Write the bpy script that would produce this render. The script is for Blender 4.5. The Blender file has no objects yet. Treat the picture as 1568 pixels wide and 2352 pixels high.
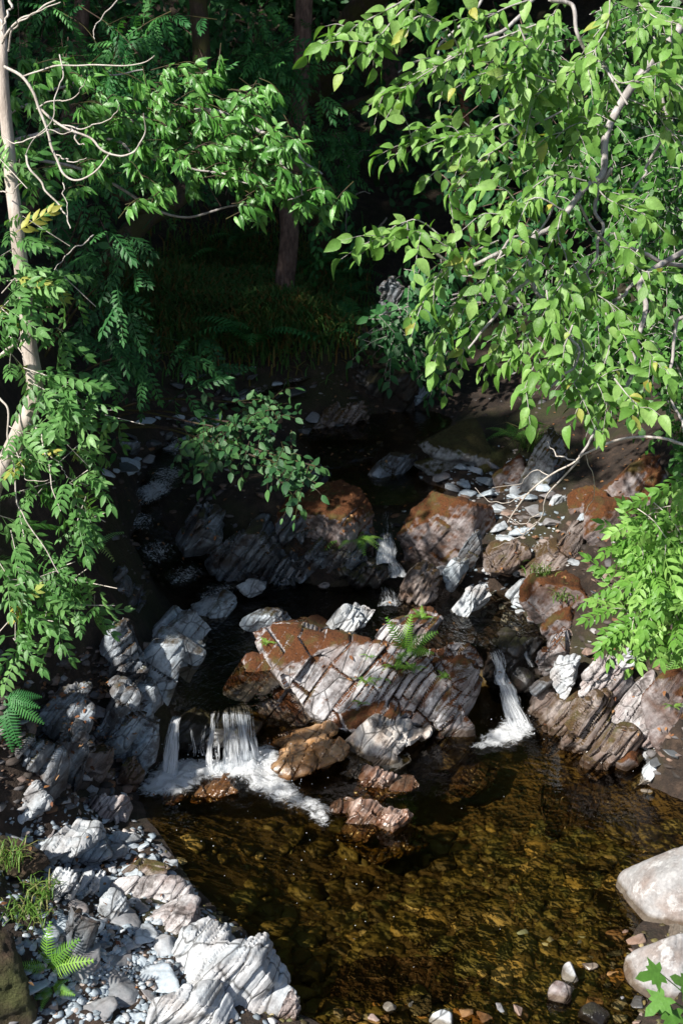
import bpy, bmesh, math, random
import numpy as np
from mathutils import Vector
RNG = np.random.default_rng(7)
random.seed(7)
C = bpy.context.scene.collection
# ------------------------------------------------------------------ camera maths (photo pixels on a 1568 x 2352 sheet)
PITCH = math.radians(22.0); CH = 5.5; TV = 0.36
FW = np.array([0, math.cos(PITCH), -math.sin(PITCH)]); UP = np.array([0, math.sin(PITCH), math.cos(PITCH)])
CAM = np.array([0, 0, CH])
def ray(u, v):
    u = np.asarray(u, float); v = np.asarray(v, float)
    a = (u - 784) / 1176 * TV; b = -(v - 1176) / 1176 * TV
    return np.stack([a, FW[1] + b * UP[1], FW[2] + b * UP[2]], -1)
def PZ(u, v, z):
    d = ray(u, v); t = (np.asarray(z, float) - CH) / d[..., 2]
    return CAM + d * t[..., None]
def PY(u, v, y):
    d = ray(u, v); t = np.asarray(y, float) / d[..., 1]
    return CAM + d * t[..., None]
def proj(p):
    q = p - CAM; f = q @ FW
    return 784 + q[:, 0] / f / TV * 1176, 1176 - (q @ UP) / f / TV * 1176
def mpp(p): return float((np.asarray(p) - CAM) @ FW) * TV / 1176
def norm(a):
    a = np.asarray(a, float); return a / np.maximum(np.linalg.norm(a, axis=-1, keepdims=True), 1e-9)
FN = norm(np.array([-0.80, 0.22, 0.56]))           # slate cleavage normal
FA = norm(np.cross(FN, [0, 1, 0])); FB = np.cross(FN, FA)
SUN = norm(np.array([-0.55, -0.52, 0.66]))
# ------------------------------------------------------------------ noise
def _h(i, j, k, s):
    n = (i.astype(np.uint32) * np.uint32(374761393) + j.astype(np.uint32) * np.uint32(668265263) + k.astype(np.uint32) * np.uint32(2147483647) + np.uint32(s * 1274126177 & 0xffffffff))
    n = (n ^ (n >> np.uint32(13))) * np.uint32(1274126177); n ^= n >> np.uint32(16)
    n = n * np.uint32(2246822519); n ^= n >> np.uint32(15)
    return (n & np.uint32(0xffff)).astype(float) / 65535.0
def vnoise(p, s=0):
    f = np.floor(p); w = p - f; w = w * w * (3 - 2 * w); i, j, k = [f[:, a].astype(np.int64) for a in range(3)]
    r = 0
    for a in (0, 1):
        for b in (0, 1):
            for c in (0, 1):
                r = r + _h(i + a, j + b, k + c, s) * (w[:, 0] if a else 1 - w[:, 0]) * (w[:, 1] if b else 1 - w[:, 1]) * (w[:, 2] if c else 1 - w[:, 2])
    return r * 2 - 1
def fbm(p, o=4, s=0):
    r = 0; a = 0.5
    for q in range(o): r = r + a * vnoise(p * 2.03 ** q, s + q); a *= 0.5
    return r
def hash1(a, s=0): return _h(a.astype(np.int64), np.zeros_like(a, dtype=np.int64), np.zeros_like(a, dtype=np.int64), s)
def hash2(a, b, s=0): return _h(a.astype(np.int64), b.astype(np.int64), np.zeros_like(a, dtype=np.int64), s)
# ------------------------------------------------------------------ objects
def tag(o, label=None, cat=None, group=None, kind=None):
    if label: o['label'] = label
    if cat: o['category'] = cat
    if group: o['group'] = group
    if kind: o['kind'] = kind
    return o
def empty(name, loc, label, cat, group=None):
    o = bpy.data.objects.new(name, None); C.objects.link(o); o.location = [float(x) for x in loc]; o.empty_display_size = 0.1
    return tag(o, label, cat, group)
def mesh(name, v, faces, attrs=None, smooth=True):
    me = bpy.data.meshes.new(name); v = np.asarray(v, np.float32)
    if not isinstance(faces, list): faces = [faces]
    faces = [np.asarray(f, np.int32) for f in faces if len(f)]
    me.vertices.add(len(v)); me.vertices.foreach_set('co', v.ravel())
    lv = np.concatenate([f.ravel() for f in faces]); cnt = np.concatenate([np.full(len(f), f.shape[1], np.int32) for f in faces])
    me.loops.add(len(lv)); me.loops.foreach_set('vertex_index', lv)
    me.polygons.add(len(cnt)); st = np.concatenate([[0], np.cumsum(cnt)[:-1]]).astype(np.int32)
    me.polygons.foreach_set('loop_start', st)
    try: me.polygons.foreach_set('loop_total', cnt)
    except Exception: pass
    me.polygons.foreach_set('use_smooth', np.full(len(cnt), smooth))
    for k, (dom, val) in (attrs or {}).items():
        at = me.attributes.new(k, 'FLOAT', dom); at.data.foreach_set('value', np.asarray(val, np.float32))
    me.update(); return me
def link(name, v, faces, mat, parent=None, attrs=None, smooth=True, origin=None):
    v = np.asarray(v, float)
    if origin is None:
        origin = np.array([v[:, 0].mean(), v[:, 1].mean(), v[:, 2].min()])
    origin = np.asarray(origin, float)
    me = mesh(name, v - origin, faces, attrs, smooth); o = bpy.data.objects.new(name, me); C.objects.link(o)
    me.materials.append(mat)
    if parent is not None:
        o.parent = parent; o.location = origin - np.array(parent.location)
    else: o.location = origin
    return o
class Acc:
    "collects geometry of ONE mesh"
    def __init__(s): s.v = []; s.f = {}; s.n = 0; s.a = {}
    def add(s, v, f, r=None):
        f = np.asarray(f); k = f.shape[1]; s.v.append(np.asarray(v, float)); s.f.setdefault(k, []).append(f + s.n)
        s.a.setdefault(k, []).append(np.zeros(len(f)) if r is None else np.broadcast_to(np.asarray(r, float), (len(f),))); s.n += len(v)
    def link(s, name, mat, parent=None, smooth=True, origin=None):
        if not s.n: return None
        ks = sorted(s.f)
        return link(name, np.concatenate(s.v), [np.concatenate(s.f[k]) for k in ks], mat, parent, {'rnd': ('FACE', np.concatenate([np.concatenate(s.a[k]) for k in ks]))}, smooth, origin)
# ------------------------------------------------------------------ materials
def newmat(name):
    m = bpy.data.materials.new(name); m.use_nodes = True; nt = m.node_tree; nt.nodes.clear()
    out = nt.nodes.new('ShaderNodeOutputMaterial'); return m, nt, out
def nd(nt, t, p=None, **ins):
    n = nt.nodes.new('ShaderNode' + t)
    for k, v in (p or {}).items(): setattr(n, k, v)
    for k, v in ins.items():
        key = int(k[1:]) if k[0] == '_' else k.replace('__', ' ')
        s = n.inputs[key]
        if isinstance(v, bpy.types.NodeSocket): nt.links.new(v, s)
        elif v is not None: s.default_value = v
    return n
def c4(c): return (c[0], c[1], c[2], 1)
def ramp(nt, fac, stops):
    n = nd(nt, 'ValToRGB', Fac=fac); e = n.color_ramp.elements
    while len(e) < len(stops): e.new(0.5)
    for q, (p, c) in zip(e, stops): q.position = p; q.color = c4(c) if isinstance(c, tuple) else (c, c, c, 1)
    return n.outputs[0]
def mixc(nt, f, a, b, mode='MIX'):
    n = nd(nt, 'Mix', dict(data_type='RGBA', blend_type=mode))
    for s, v in ((n.inputs[0], f), (n.inputs[6], a), (n.inputs[7], b)):
        if isinstance(v, bpy.types.NodeSocket): nt.links.new(v, s)
        else: s.default_value = c4(v) if isinstance(v, tuple) else v
    return n.outputs[2]
def math_(nt, op, a, b=None, clamp=False):
    n = nd(nt, 'Math', dict(operation=op, use_clamp=clamp), _0=a)
    if b is not None:
        if isinstance(b, bpy.types.NodeSocket): nt.links.new(b, n.inputs[1])
        else: n.inputs[1].default_value = b
    return n.outputs[0]
def noise(nt, vec, scale, detail=5, rough=.6, dist=0.0):
    return nd(nt, 'TexNoise', Vector=vec, Scale=scale, Detail=detail, Roughness=rough, Distortion=dist).outputs[0]
def rockmat(name, dark, mid, light, brown, brown_amt=.4, moss=None, moss_amt=.0, rough=.75, crack=.5, streak=1.0, obj=False, bump=.6, white=.0, grime=.75):
    m, nt, out = newmat(name)
    g = nd(nt, 'NewGeometry')
    if obj:
        tc = nd(nt, 'TexCoord'); oi = nd(nt, 'ObjectInfo')
        sc = nd(nt, 'VectorTransform', dict(vector_type='POINT', convert_from='OBJECT', convert_to='WORLD'), Vector=tc.outputs['Object'])
        off = nd(nt, 'VectorMath', dict(operation='SCALE'), _0=(17, 31, 11)); nt.links.new(oi.outputs['Random'], off.inputs['Scale'])
        p = nd(nt, 'VectorMath', dict(operation='ADD'), _0=sc.outputs[0], _1=off.outputs[0]).outputs[0]
        q = nd(nt, 'VectorMath', dict(operation='ADD'), _0=nd(nt, 'VectorMath', dict(operation='SCALE'), _0=tc.outputs['Object']).outputs[0], _1=off.outputs[0])
        q.inputs[0].links[0].from_node.inputs['Scale'].default_value = .12; sv = q.outputs[0]
        fn = (0.05, 0.1, 0.99); fa = (1, 0, 0); fb = (0, 1, 0)
    else: p = g.outputs['Position']; sv = p; fn, fa, fb = tuple(FN), tuple(FA), tuple(FB)
    dots = []
    wob = nd(nt, 'TexNoise', Vector=p, Scale=2.2, Detail=3)
    w2 = nd(nt, 'VectorMath', dict(operation='SCALE'), _0=wob.outputs['Color']); w2.inputs['Scale'].default_value = .07
    pw = nd(nt, 'VectorMath', dict(operation='ADD'), _0=sv, _1=w2.outputs[0]).outputs[0]
    for ax, k in ((fn, 26 * streak), (fa, 3.0), (fb, 3.0)):
        d = nd(nt, 'VectorMath', dict(operation='DOT_PRODUCT'), _0=pw, _1=ax).outputs['Value']; dots.append(math_(nt, 'MULTIPLY', d, k))
    v = nd(nt, 'CombineXYZ', _0=dots[0], _1=dots[1], _2=dots[2]).outputs[0]
    n1 = math_(nt, 'ADD', math_(nt, 'MULTIPLY', noise(nt, v, 1.0, 6, .62), .55), math_(nt, 'MULTIPLY', noise(nt, p, 3.1, 6, .6), .45)); n2 = noise(nt, p, 4.0, 6, .62); n3 = noise(nt, p, 45.0, 4, .6)
    col = ramp(nt, n1, [(.22, dark), (.40, mid), (.62, light), (.85, tuple(min(1, x * 1.2) for x in light))])
    if obj:
        col = mixc(nt, math_(nt, 'MULTIPLY', oi.outputs['Random'], .55), col, mid)
    f = math_(nt, 'MULTIPLY', ramp(nt, n2, [(.42, 0.0), (.66, 1.0)]), brown_amt)
    col = mixc(nt, f, col, brown)
    if not obj:
        n5 = math_(nt, 'ADD', math_(nt, 'MULTIPLY', noise(nt, p, 5.5, 9, .76), .7), math_(nt, 'MULTIPLY', noise(nt, v, .55, 5, .6), .3))
        col = mixc(nt, math_(nt, 'MULTIPLY', ramp(nt, n5, [(.50, 0.0), (.58, 1.0)]), grime), col, tuple(min(x, y * .45) for x, y in zip((.035, .022, .016), (1, 1, 1))))
    if white:
        n4 = noise(nt, p, 9.0, 6, .7)
        col = mixc(nt, math_(nt, 'MULTIPLY', ramp(nt, n4, [(.56, 0.0), (.62, 1.0)]), white), col, (.55, .55, .55))
    col = mixc(nt, .35, col, ramp(nt, n3, [(.3, .25), (.7, .8)]), 'OVERLAY')
    vd = nd(nt, 'TexVoronoi', dict(feature='DISTANCE_TO_EDGE'), Vector=nd(nt, 'CombineXYZ', _0=math_(nt, 'MULTIPLY', dots[0], .16), _1=math_(nt, 'MULTIPLY', dots[1], .6), _2=math_(nt, 'MULTIPLY', dots[2], .6)).outputs[0], Scale=1.6).outputs['Distance']
    ck = ramp(nt, vd, [(.0, 1.0), (.035, 0.0)])
    col = mixc(nt, math_(nt, 'MULTIPLY', ck, crack), col, (.02, .017, .015))
    hgt = math_(nt, 'ADD', math_(nt, 'MULTIPLY', n1, .7), math_(nt, 'MULTIPLY', n3, .18))
    hgt = math_(nt, 'SUBTRACT', hgt, math_(nt, 'MULTIPLY', ck, .3 * crack))
    rgh = rough
    if moss is not None:
        nz = nd(nt, 'SeparateXYZ', _0=g.outputs['Normal']).outputs[2]
        mm = math_(nt, 'ADD', math_(nt, 'MULTIPLY', noise(nt, p, 2.6, 8, .72), .62), math_(nt, 'MULTIPLY', noise(nt, v, .8, 5, .6), .38))
        t = math_(nt, 'ADD', math_(nt, 'MULTIPLY', nz, .42), mm)
        mf = ramp(nt, math_(nt, 'SUBTRACT', t, .42 - moss_amt * .45), [(.43, 0.0), (.57, 1.0)])
        mt = noise(nt, p, 70.0, 3, .7)
        mc = mixc(nt, ramp(nt, mt, [(.3, 0.0), (.7, 1.0)]), tuple(x * .45 for x in moss), tuple(x * 1.25 for x in moss))
        mc = mixc(nt, ramp(nt, noise(nt, p, 6.0, 3), [(.5, 0.0), (.65, .6)]), mc, (.07, .075, .02))
        col = mixc(nt, mf, col, mc)
        hgt = math_(nt, 'ADD', hgt, math_(nt, 'MULTIPLY', math_(nt, 'MULTIPLY', mf, mt), 1.2))
        rgh = math_(nt, 'ADD', math_(nt, 'MULTIPLY', mf, .95 - rough), rough)
    if not obj:
        zz = math_(nt, 'SUBTRACT', nd(nt, 'SeparateXYZ', _0=g.outputs['Position']).outputs[2], math_(nt, 'MULTIPLY', n2, .09))
        wf = ramp(nt, math_(nt, 'ADD', math_(nt, 'MULTIPLY', zz, 5.0), .5), [(.47, 1.0), (.62, 0.0)])
        col = mixc(nt, wf, col, mixc(nt, 1.0, col, (.40, .34, .27), 'MULTIPLY'))
        rgh = math_(nt, 'ADD', math_(nt, 'MULTIPLY', wf, .22 - rough), rgh)
    b = nd(nt, 'Bump', Strength=bump, Distance=.03, Height=hgt)
    pr = nd(nt, 'BsdfPrincipled', Base__Color=col, Roughness=rgh, Normal=b.outputs[0])
    pr.inputs['Specular IOR Level'].default_value = .4 if rough > .5 else .6
    nt.links.new(pr.outputs[0], out.inputs[0]); return m
def leafmat(name, c1, c2, c3, trans=.35, rough=.42, spec=.45, blem=False):
    m, nt, out = newmat(name)
    a = nd(nt, 'Attribute', dict(attribute_name='rnd')).outputs['Fac']
    col = ramp(nt, a, [(.0, c1), (.55, c2), (.96, c3), (1., (.42, .38, .07) if blem else c3)])
    g = nd(nt, 'NewGeometry'); n = noise(nt, g.outputs['Position'], 38.0, 3)
    col = mixc(nt, .4, col, ramp(nt, n, [(.3, .3), (.7, .75)]), 'OVERLAY')
    if blem: col = mixc(nt, ramp(nt, noise(nt, g.outputs['Position'], 26.0, 4, .7), [(.66, 0.0), (.70, .75)]), col, (.13, .085, .03))
    b = nd(nt, 'Bump', Strength=.25, Distance=.01, Height=noise(nt, g.outputs['Position'], 90.0, 2))
    pr = nd(nt, 'BsdfPrincipled', Base__Color=col, Roughness=rough, Normal=b.outputs[0]); pr.inputs['Specular IOR Level'].default_value = spec
    tr = nd(nt, 'BsdfTranslucent', Color=mixc(nt, 1.0, col, (1.0, 1.15, .45), 'MULTIPLY'))
    mx = nd(nt, 'MixShader', _0=trans, _1=pr.outputs[0], _2=tr.outputs[0]); nt.links.new(mx.outputs[0], out.inputs[0]); return m
def barkmat(name, c1, c2, c3, scale=14, rough=.8, moss=None):
    m, nt, out = newmat(name); g = nd(nt, 'NewGeometry'); p = g.outputs['Position']
    mp = nd(nt, 'Mapping', Vector=p); mp.inputs['Scale'].default_value = (1, 1, .25)
    n = noise(nt, mp.outputs[0], scale * 2.2, 6, .65); n2 = noise(nt, p, scale * .5, 4)
    col = ramp(nt, n, [(.3, c1), (.5, c2), (.7, c3)])
    col = mixc(nt, ramp(nt, n2, [(.5, 0.0), (.7, .5)]), col, c1)
    if moss: col = mixc(nt, ramp(nt, noise(nt, p, 5.0, 5), [(.42, 0.0), (.55, 1.0)]), col, moss)
    b = nd(nt, 'Bump', Strength=.7, Distance=.02, Height=n)
    pr = nd(nt, 'BsdfPrincipled', Base__Color=col, Roughness=rough, Normal=b.outputs[0]); nt.links.new(pr.outputs[0], out.inputs[0]); return m
def watermat(name, tint, bump=.12, scale=9.0, rough=.03, stretch=(1, 1, 1), glints=0.0):
    m, nt, out = newmat(name); g = nd(nt, 'NewGeometry')
    mp = nd(nt, 'Mapping', Vector=g.outputs['Position']); mp.inputs['Scale'].default_value = stretch
    h = math_(nt, 'ADD', noise(nt, mp.outputs[0], scale, 3, .5, .6), math_(nt, 'MULTIPLY', noise(nt, mp.outputs[0], scale * 3.2, 2, .5, .4), .35))
    b = nd(nt, 'Bump', Strength=bump, Distance=.06, Height=h)
    fr = nd(nt, 'Fresnel', IOR=1.33, Normal=b.outputs[0])
    tr = nd(nt, 'BsdfTransparent', Color=c4(tint)); gl = nd(nt, 'BsdfGlossy', Color=(1, 1, 1, 1), Roughness=rough, Normal=b.outputs[0])
    mx = nd(nt, 'MixShader', _0=fr.outputs[0], _1=tr.outputs[0], _2=gl.outputs[0]); nt.links.new(mx.outputs[0], out.inputs[0]); return m
def foammat(name, kind):
    m, nt, out = newmat(name)
    al = nd(nt, 'Attribute', dict(attribute_name='along')).outputs['Fac']; ac = nd(nt, 'Attribute', dict(attribute_name='across')).outputs['Fac']
    den = nd(nt, 'Attribute', dict(attribute_name='dens')).outputs['Fac']
    if kind == 'fall':
        v = nd(nt, 'CombineXYZ', _0=math_(nt, 'MULTIPLY', ac, 75.0), _1=math_(nt, 'MULTIPLY', al, 1.9), _2=0.0).outputs[0]
        n = noise(nt, v, 1.0, 6, .7, .5); h = n
    else:
        p = nd(nt, 'NewGeometry').outputs['Position']
        n = noise(nt, p, 30.0 if kind == 'stream' else 13.0, 7, .72, 1.2); h = noise(nt, p, 34.0, 5, .65)
    t = math_(nt, 'ADD', n, math_(nt, 'SUBTRACT', den, .5 if kind == 'fall' else .22))
    a = ramp(nt, t, [(.44, 0.0), (.66, .92)])
    b = nd(nt, 'Bump', Strength=.7, Distance=.03, Height=h)
    pr = nd(nt, 'BsdfPrincipled', Base__Color=(.86, .88, .9, 1), Roughness=.35, Normal=b.outputs[0])
    tl = nd(nt, 'BsdfTranslucent', Color=(.8, .84, .88, 1)); mw = nd(nt, 'MixShader', _0=.3, _1=pr.outputs[0], _2=tl.outputs[0])
    tr = nd(nt, 'BsdfTransparent', Color=(.93, .94, .95, 1)); mx = nd(nt, 'MixShader', _0=a, _1=tr.outputs[0], _2=mw.outputs[0]); nt.links.new(mx.outputs[0], out.inputs[0]); return m
def soilmat(name, cols, moss, moss_pos=.55, rough=.9, silt=None):
    m, nt, out = newmat(name); g = nd(nt, 'NewGeometry'); p = g.outputs['Position']
    n = noise(nt, p, 9.0, 8, .7); n2 = noise(nt, p, 1.4, 5); n3 = noise(nt, p, 60.0, 4, .7)
    col = ramp(nt, n, [(.3, cols[0]), (.5, cols[1]), (.68, cols[2])])
    col = mixc(nt, ramp(nt, n2, [(moss_pos - .06, 0.0), (moss_pos + .08, .85)]), col, moss)
    col = mixc(nt, ramp(nt, n3, [(.6, 0.0), (.72, .5)]), col, cols[2])
    if silt:
        pz = nd(nt, 'SeparateXYZ', _0=p).outputs[2]; sn = noise(nt, p, 3.5, 6, .65)
        col = mixc(nt, ramp(nt, math_(nt, 'ADD', math_(nt, 'MULTIPLY', pz, -6.0), .3), [(.3, 0.0), (.5, 1.0)]), col, mixc(nt, ramp(nt, sn, [(.35, 0.0), (.65, 1.0)]), tuple(x * .4 for x in silt), silt))
    b = nd(nt, 'Bump', Strength=.9, Distance=.05, Height=math_(nt, 'ADD', n, math_(nt, 'MULTIPLY', n3, .4)))
    pr = nd(nt, 'BsdfPrincipled', Base__Color=col, Roughness=rough, Normal=b.outputs[0]); nt.links.new(pr.outputs[0], out.inputs[0]); return m
def attrmat(name, stops, rough=.5, bump=.3):
    m, nt, out = newmat(name); a = nd(nt, 'Attribute', dict(attribute_name='rnd')).outputs['Fac']; p = nd(nt, 'NewGeometry').outputs['Position']
    col = ramp(nt, a, stops); n = noise(nt, p, 40.0, 5, .65)
    col = mixc(nt, .5, col, ramp(nt, n, [(.3, .2), (.7, .8)]), 'OVERLAY')
    b = nd(nt, 'Bump', Strength=bump, Distance=.02, Height=n)
    pr = nd(nt, 'BsdfPrincipled', Base__Color=col, Roughness=rough, Normal=b.outputs[0]); nt.links.new(pr.outputs[0], out.inputs[0]); return m
RUST = (.15, .062, .022); OCHRE = (.16, .085, .022); GREENM = (.05, .055, .015)
M = {
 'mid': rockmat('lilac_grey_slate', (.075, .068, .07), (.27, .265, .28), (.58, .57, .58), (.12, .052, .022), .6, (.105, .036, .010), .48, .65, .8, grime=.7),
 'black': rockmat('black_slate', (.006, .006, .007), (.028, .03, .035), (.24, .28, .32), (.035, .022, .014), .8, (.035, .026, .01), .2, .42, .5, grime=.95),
 'cream': rockmat('cream_slate', (.20, .15, .12), (.40, .37, .34), (.56, .54, .52), (.30, .17, .09), .6, None, 0, .6, .8),
 'blue': rockmat('blue_grey_slate', (.045, .06, .075), (.23, .28, .32), (.50, .56, .61), (.10, .065, .045), .45, (.07, .045, .02), .05, .6, .7),
 'bluedark': rockmat('dark_blue_slate', (.012, .013, .015), (.06, .068, .08), (.33, .37, .41), (.05, .032, .02), .75, (.05, .03, .014), .15, .55, .6),
 'pale': rockmat('pale_slate', (.10, .105, .115), (.32, .355, .385), (.52, .56, .59), (.19, .12, .08), .45, None, 0, .7, .8, grime=.45),
 'white': rockmat('white_slate', (.12, .12, .125), (.37, .405, .435), (.60, .63, .655), (.22, .14, .09), .4, None, 0, .65, .8, grime=.35),
 'sunk': rockmat('sunken_ochre_rock', (.06, .04, .01), (.17, .12, .03), (.26, .2, .07), (.1, .05, .012), .5, None, 0, .5, .2),
 'earth': soilmat('black_earth', ((.006, .005, .004), (.018, .012, .008), (.05, .03, .02)), (.02, .022, .006)),
 'earthbrown': soilmat('brown_earth', ((.014, .009, .006), (.05, .03, .017), (.13, .085, .05)), (.06, .07, .018), .5),
 'wet': rockmat('wet_black_slate', (.006, .006, .007), (.016, .015, .015), (.04, .037, .035), (.035, .026, .01), .6, (.03, .025, .006), .1, .36, .3),
 'orange': rockmat('wet_orange_slate', (.09, .035, .01), (.28, .13, .04), (.42, .27, .15), (.13, .05, .014), .6, None, 0, .28, .7),
 'rustmoss': rockmat('rust_moss_rock', (.05, .036, .036), (.15, .115, .11), (.36, .33, .33), (.10, .04, .016), .8, (.105, .036, .009), .72, .8, .1),
 'brown': rockmat('brown_slate', (.04, .03, .026), (.14, .105, .09), (.33, .29, .27), (.08, .04, .02), .8, (.085, .05, .018), .28, .6, .5),
 'greenmoss': rockmat('green_moss_rock', (.06, .06, .06), (.21, .22, .23), (.40, .42, .43), (.09, .06, .04), .5, (.05, .042, .010), .62, .7, .1),
 'boulder': rockmat('pale_grey_boulder', (.15, .145, .145), (.26, .255, .255), (.36, .355, .355), (.20, .12, .08), .5, None, 0, .8, .0, .35, bump=.6, white=.5, grime=.3),
 'stripe': rockmat('striped_slate', (.08, .06, .06), (.28, .25, .25), (.58, .57, .57), (.15, .08, .06), .7, None, 0, .65, .6, 1.3),
 'wetred': rockmat('wet_red_slate', (.06, .025, .015), (.20, .10, .06), (.48, .40, .36), (.16, .06, .02), .7, None, 0, .3, .6),
 's_blue': rockmat('blue_stone', (.23, .275, .315), (.36, .42, .47), (.50, .56, .61), (.19, .15, .13), .25, None, 0, .7, .25, .6, True, .4),
 's_pale': rockmat('pale_stone', (.22, .255, .285), (.35, .395, .43), (.48, .52, .56), (.27, .2, .16), .4, None, 0, .7, .4, .8, True, .45),
 's_grey': rockmat('grey_stone', (.11, .12, .13), (.19, .20, .215), (.30, .31, .32), (.17, .11, .085), .5, None, 0, .7, .3, .8, True, .45),
 's_brown': rockmat('brown_stone', (.08, .05, .04), (.20, .14, .11), (.33, .26, .23), (.16, .075, .04), .7, None, 0, .7, .3, .8, True, .45),
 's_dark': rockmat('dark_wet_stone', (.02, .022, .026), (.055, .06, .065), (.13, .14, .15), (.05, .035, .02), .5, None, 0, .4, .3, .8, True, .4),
 's_amber': rockmat('amber_wet_stone', (.12, .055, .018), (.26, .14, .05), (.36, .25, .14), (.14, .06, .02), .6, None, 0, .2, .2, .5, True, .3),
 'elm': leafmat('elm_leaf', (.095, .215, .032), (.17, .345, .07), (.285, .46, .13), .38, .46, .42, True),
 'ash': leafmat('ash_leaf', (.055, .16, .035), (.105, .255, .066), (.20, .375, .125), .33, .45, .42, True),
 'elder': leafmat('elder_leaf', (.10, .25, .035), (.175, .36, .065), (.28, .48, .12), .36, .46, .42),
 'oak': leafmat('oak_leaf', (.045, .165, .022), (.095, .27, .045), (.17, .38, .085), .3, .38, .55),
 'bush': leafmat('bush_leaf', (.028, .10, .015), (.055, .165, .026), (.095, .24, .042), .3, .45, .4),
 'shade': leafmat('shade_leaf', (.018, .075, .024), (.032, .125, .036), (.055, .18, .05), .25, .5, .35),  # shaded copy of the leaf green, its colour darkened for the gloom
 'shade2': leafmat('hazel_shade_leaf', (.022, .075, .028), (.04, .12, .04), (.08, .19, .055), .25, .5, .35),  # hazel green with the shade over the stream put into its colour
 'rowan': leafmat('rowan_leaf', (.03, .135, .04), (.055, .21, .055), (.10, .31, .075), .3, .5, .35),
 'fern': leafmat('fern_leaf', (.10, .25, .035), (.17, .36, .05), (.25, .44, .08), .35, .5, .3),
 'grass': leafmat('grass_blade', (.05, .13, .03), (.09, .20, .05), (.24, .12, .04), .25, .6, .2),
 'tuft': leafmat('tuft_blade', (.06, .13, .02), (.12, .24, .04), (.26, .24, .10), .3, .5, .3),
 'maple': leafmat('maple_leaf', (.08, .20, .03), (.12, .28, .05), (.16, .34, .07), .4, .45, .4),
 'litter': attrmat('dead_leaf', [(.0, (.10, .035, .015)), (.5, (.22, .09, .03)), (1., (.32, .18, .08))], .8),
 'ashbark': barkmat('pale_ash_bark', (.22, .18, .15), (.44, .38, .33), (.56, .50, .45), 9),
 'twig': barkmat('pale_twig_bark', (.28, .24, .20), (.50, .45, .40), (.62, .58, .53), 12),
 'elmbark': barkmat('grey_elm_bark', (.17, .15, .14), (.36, .33, .31), (.52, .49, .47), 12),
 'trunk': barkmat('brown_trunk_bark', (.05, .03, .023), (.15, .09, .07), (.28, .19, .15), 16),
 'mossbark': barkmat('mossy_bark', (.02, .014, .01), (.055, .035, .024), (.10, .065, .045), 14, .9, (.05, .045, .01)),
 'deadwood': barkmat('rotten_wood', (.10, .04, .02), (.26, .11, .06), (.38, .2, .12), 10),
 'water': watermat('pool_water', (.80, .69, .43), .14, 7.0, .02),
 'stream': watermat('stream_water', (.62, .56, .45), .6, 10.0, .04, (1, .6, 1)),
 'fall': foammat('falling_water', 'fall'), 'foam': foammat('water_foam', 'foam'), 'sglint': foammat('stream_glint_foam', 'stream'),
 'ground': soilmat('forest_soil', ((.010, .007, .005), (.032, .02, .013), (.075, .048, .032)), (.03, .032, .008), silt=(.115, .078, .026)),
 'bed': attrmat('stream_bed_pebbles', [(.0, (.045, .034, .012)), (.35, (.08, .064, .022)), (.6, (.125, .105, .035)), (.8, (.10, .105, .045)), (.94, (.22, .16, .05)), (1., (.4, .34, .2))], .6),
 'boulderfoam': attrmat('water_bubbles', [(.0, (.85, .87, .9)), (1., (.85, .87, .9))], .2, 0),
 'rubble': attrmat('bank_rubble', [(.0, (.02, .016, .013)), (.4, (.07, .05, .04)), (.65, (.12, .12, .125)), (.85, (.16, .08, .04)), (1., (.36, .37, .38))], .8),
 'gravel': attrmat('blue_gravel', [(.0, (.12, .145, .165)), (.4, (.28, .335, .38)), (.7, (.42, .475, .52)), (.88, (.32, .24, .19)), (1., (.6, .6, .6))], .75),
}
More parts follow.
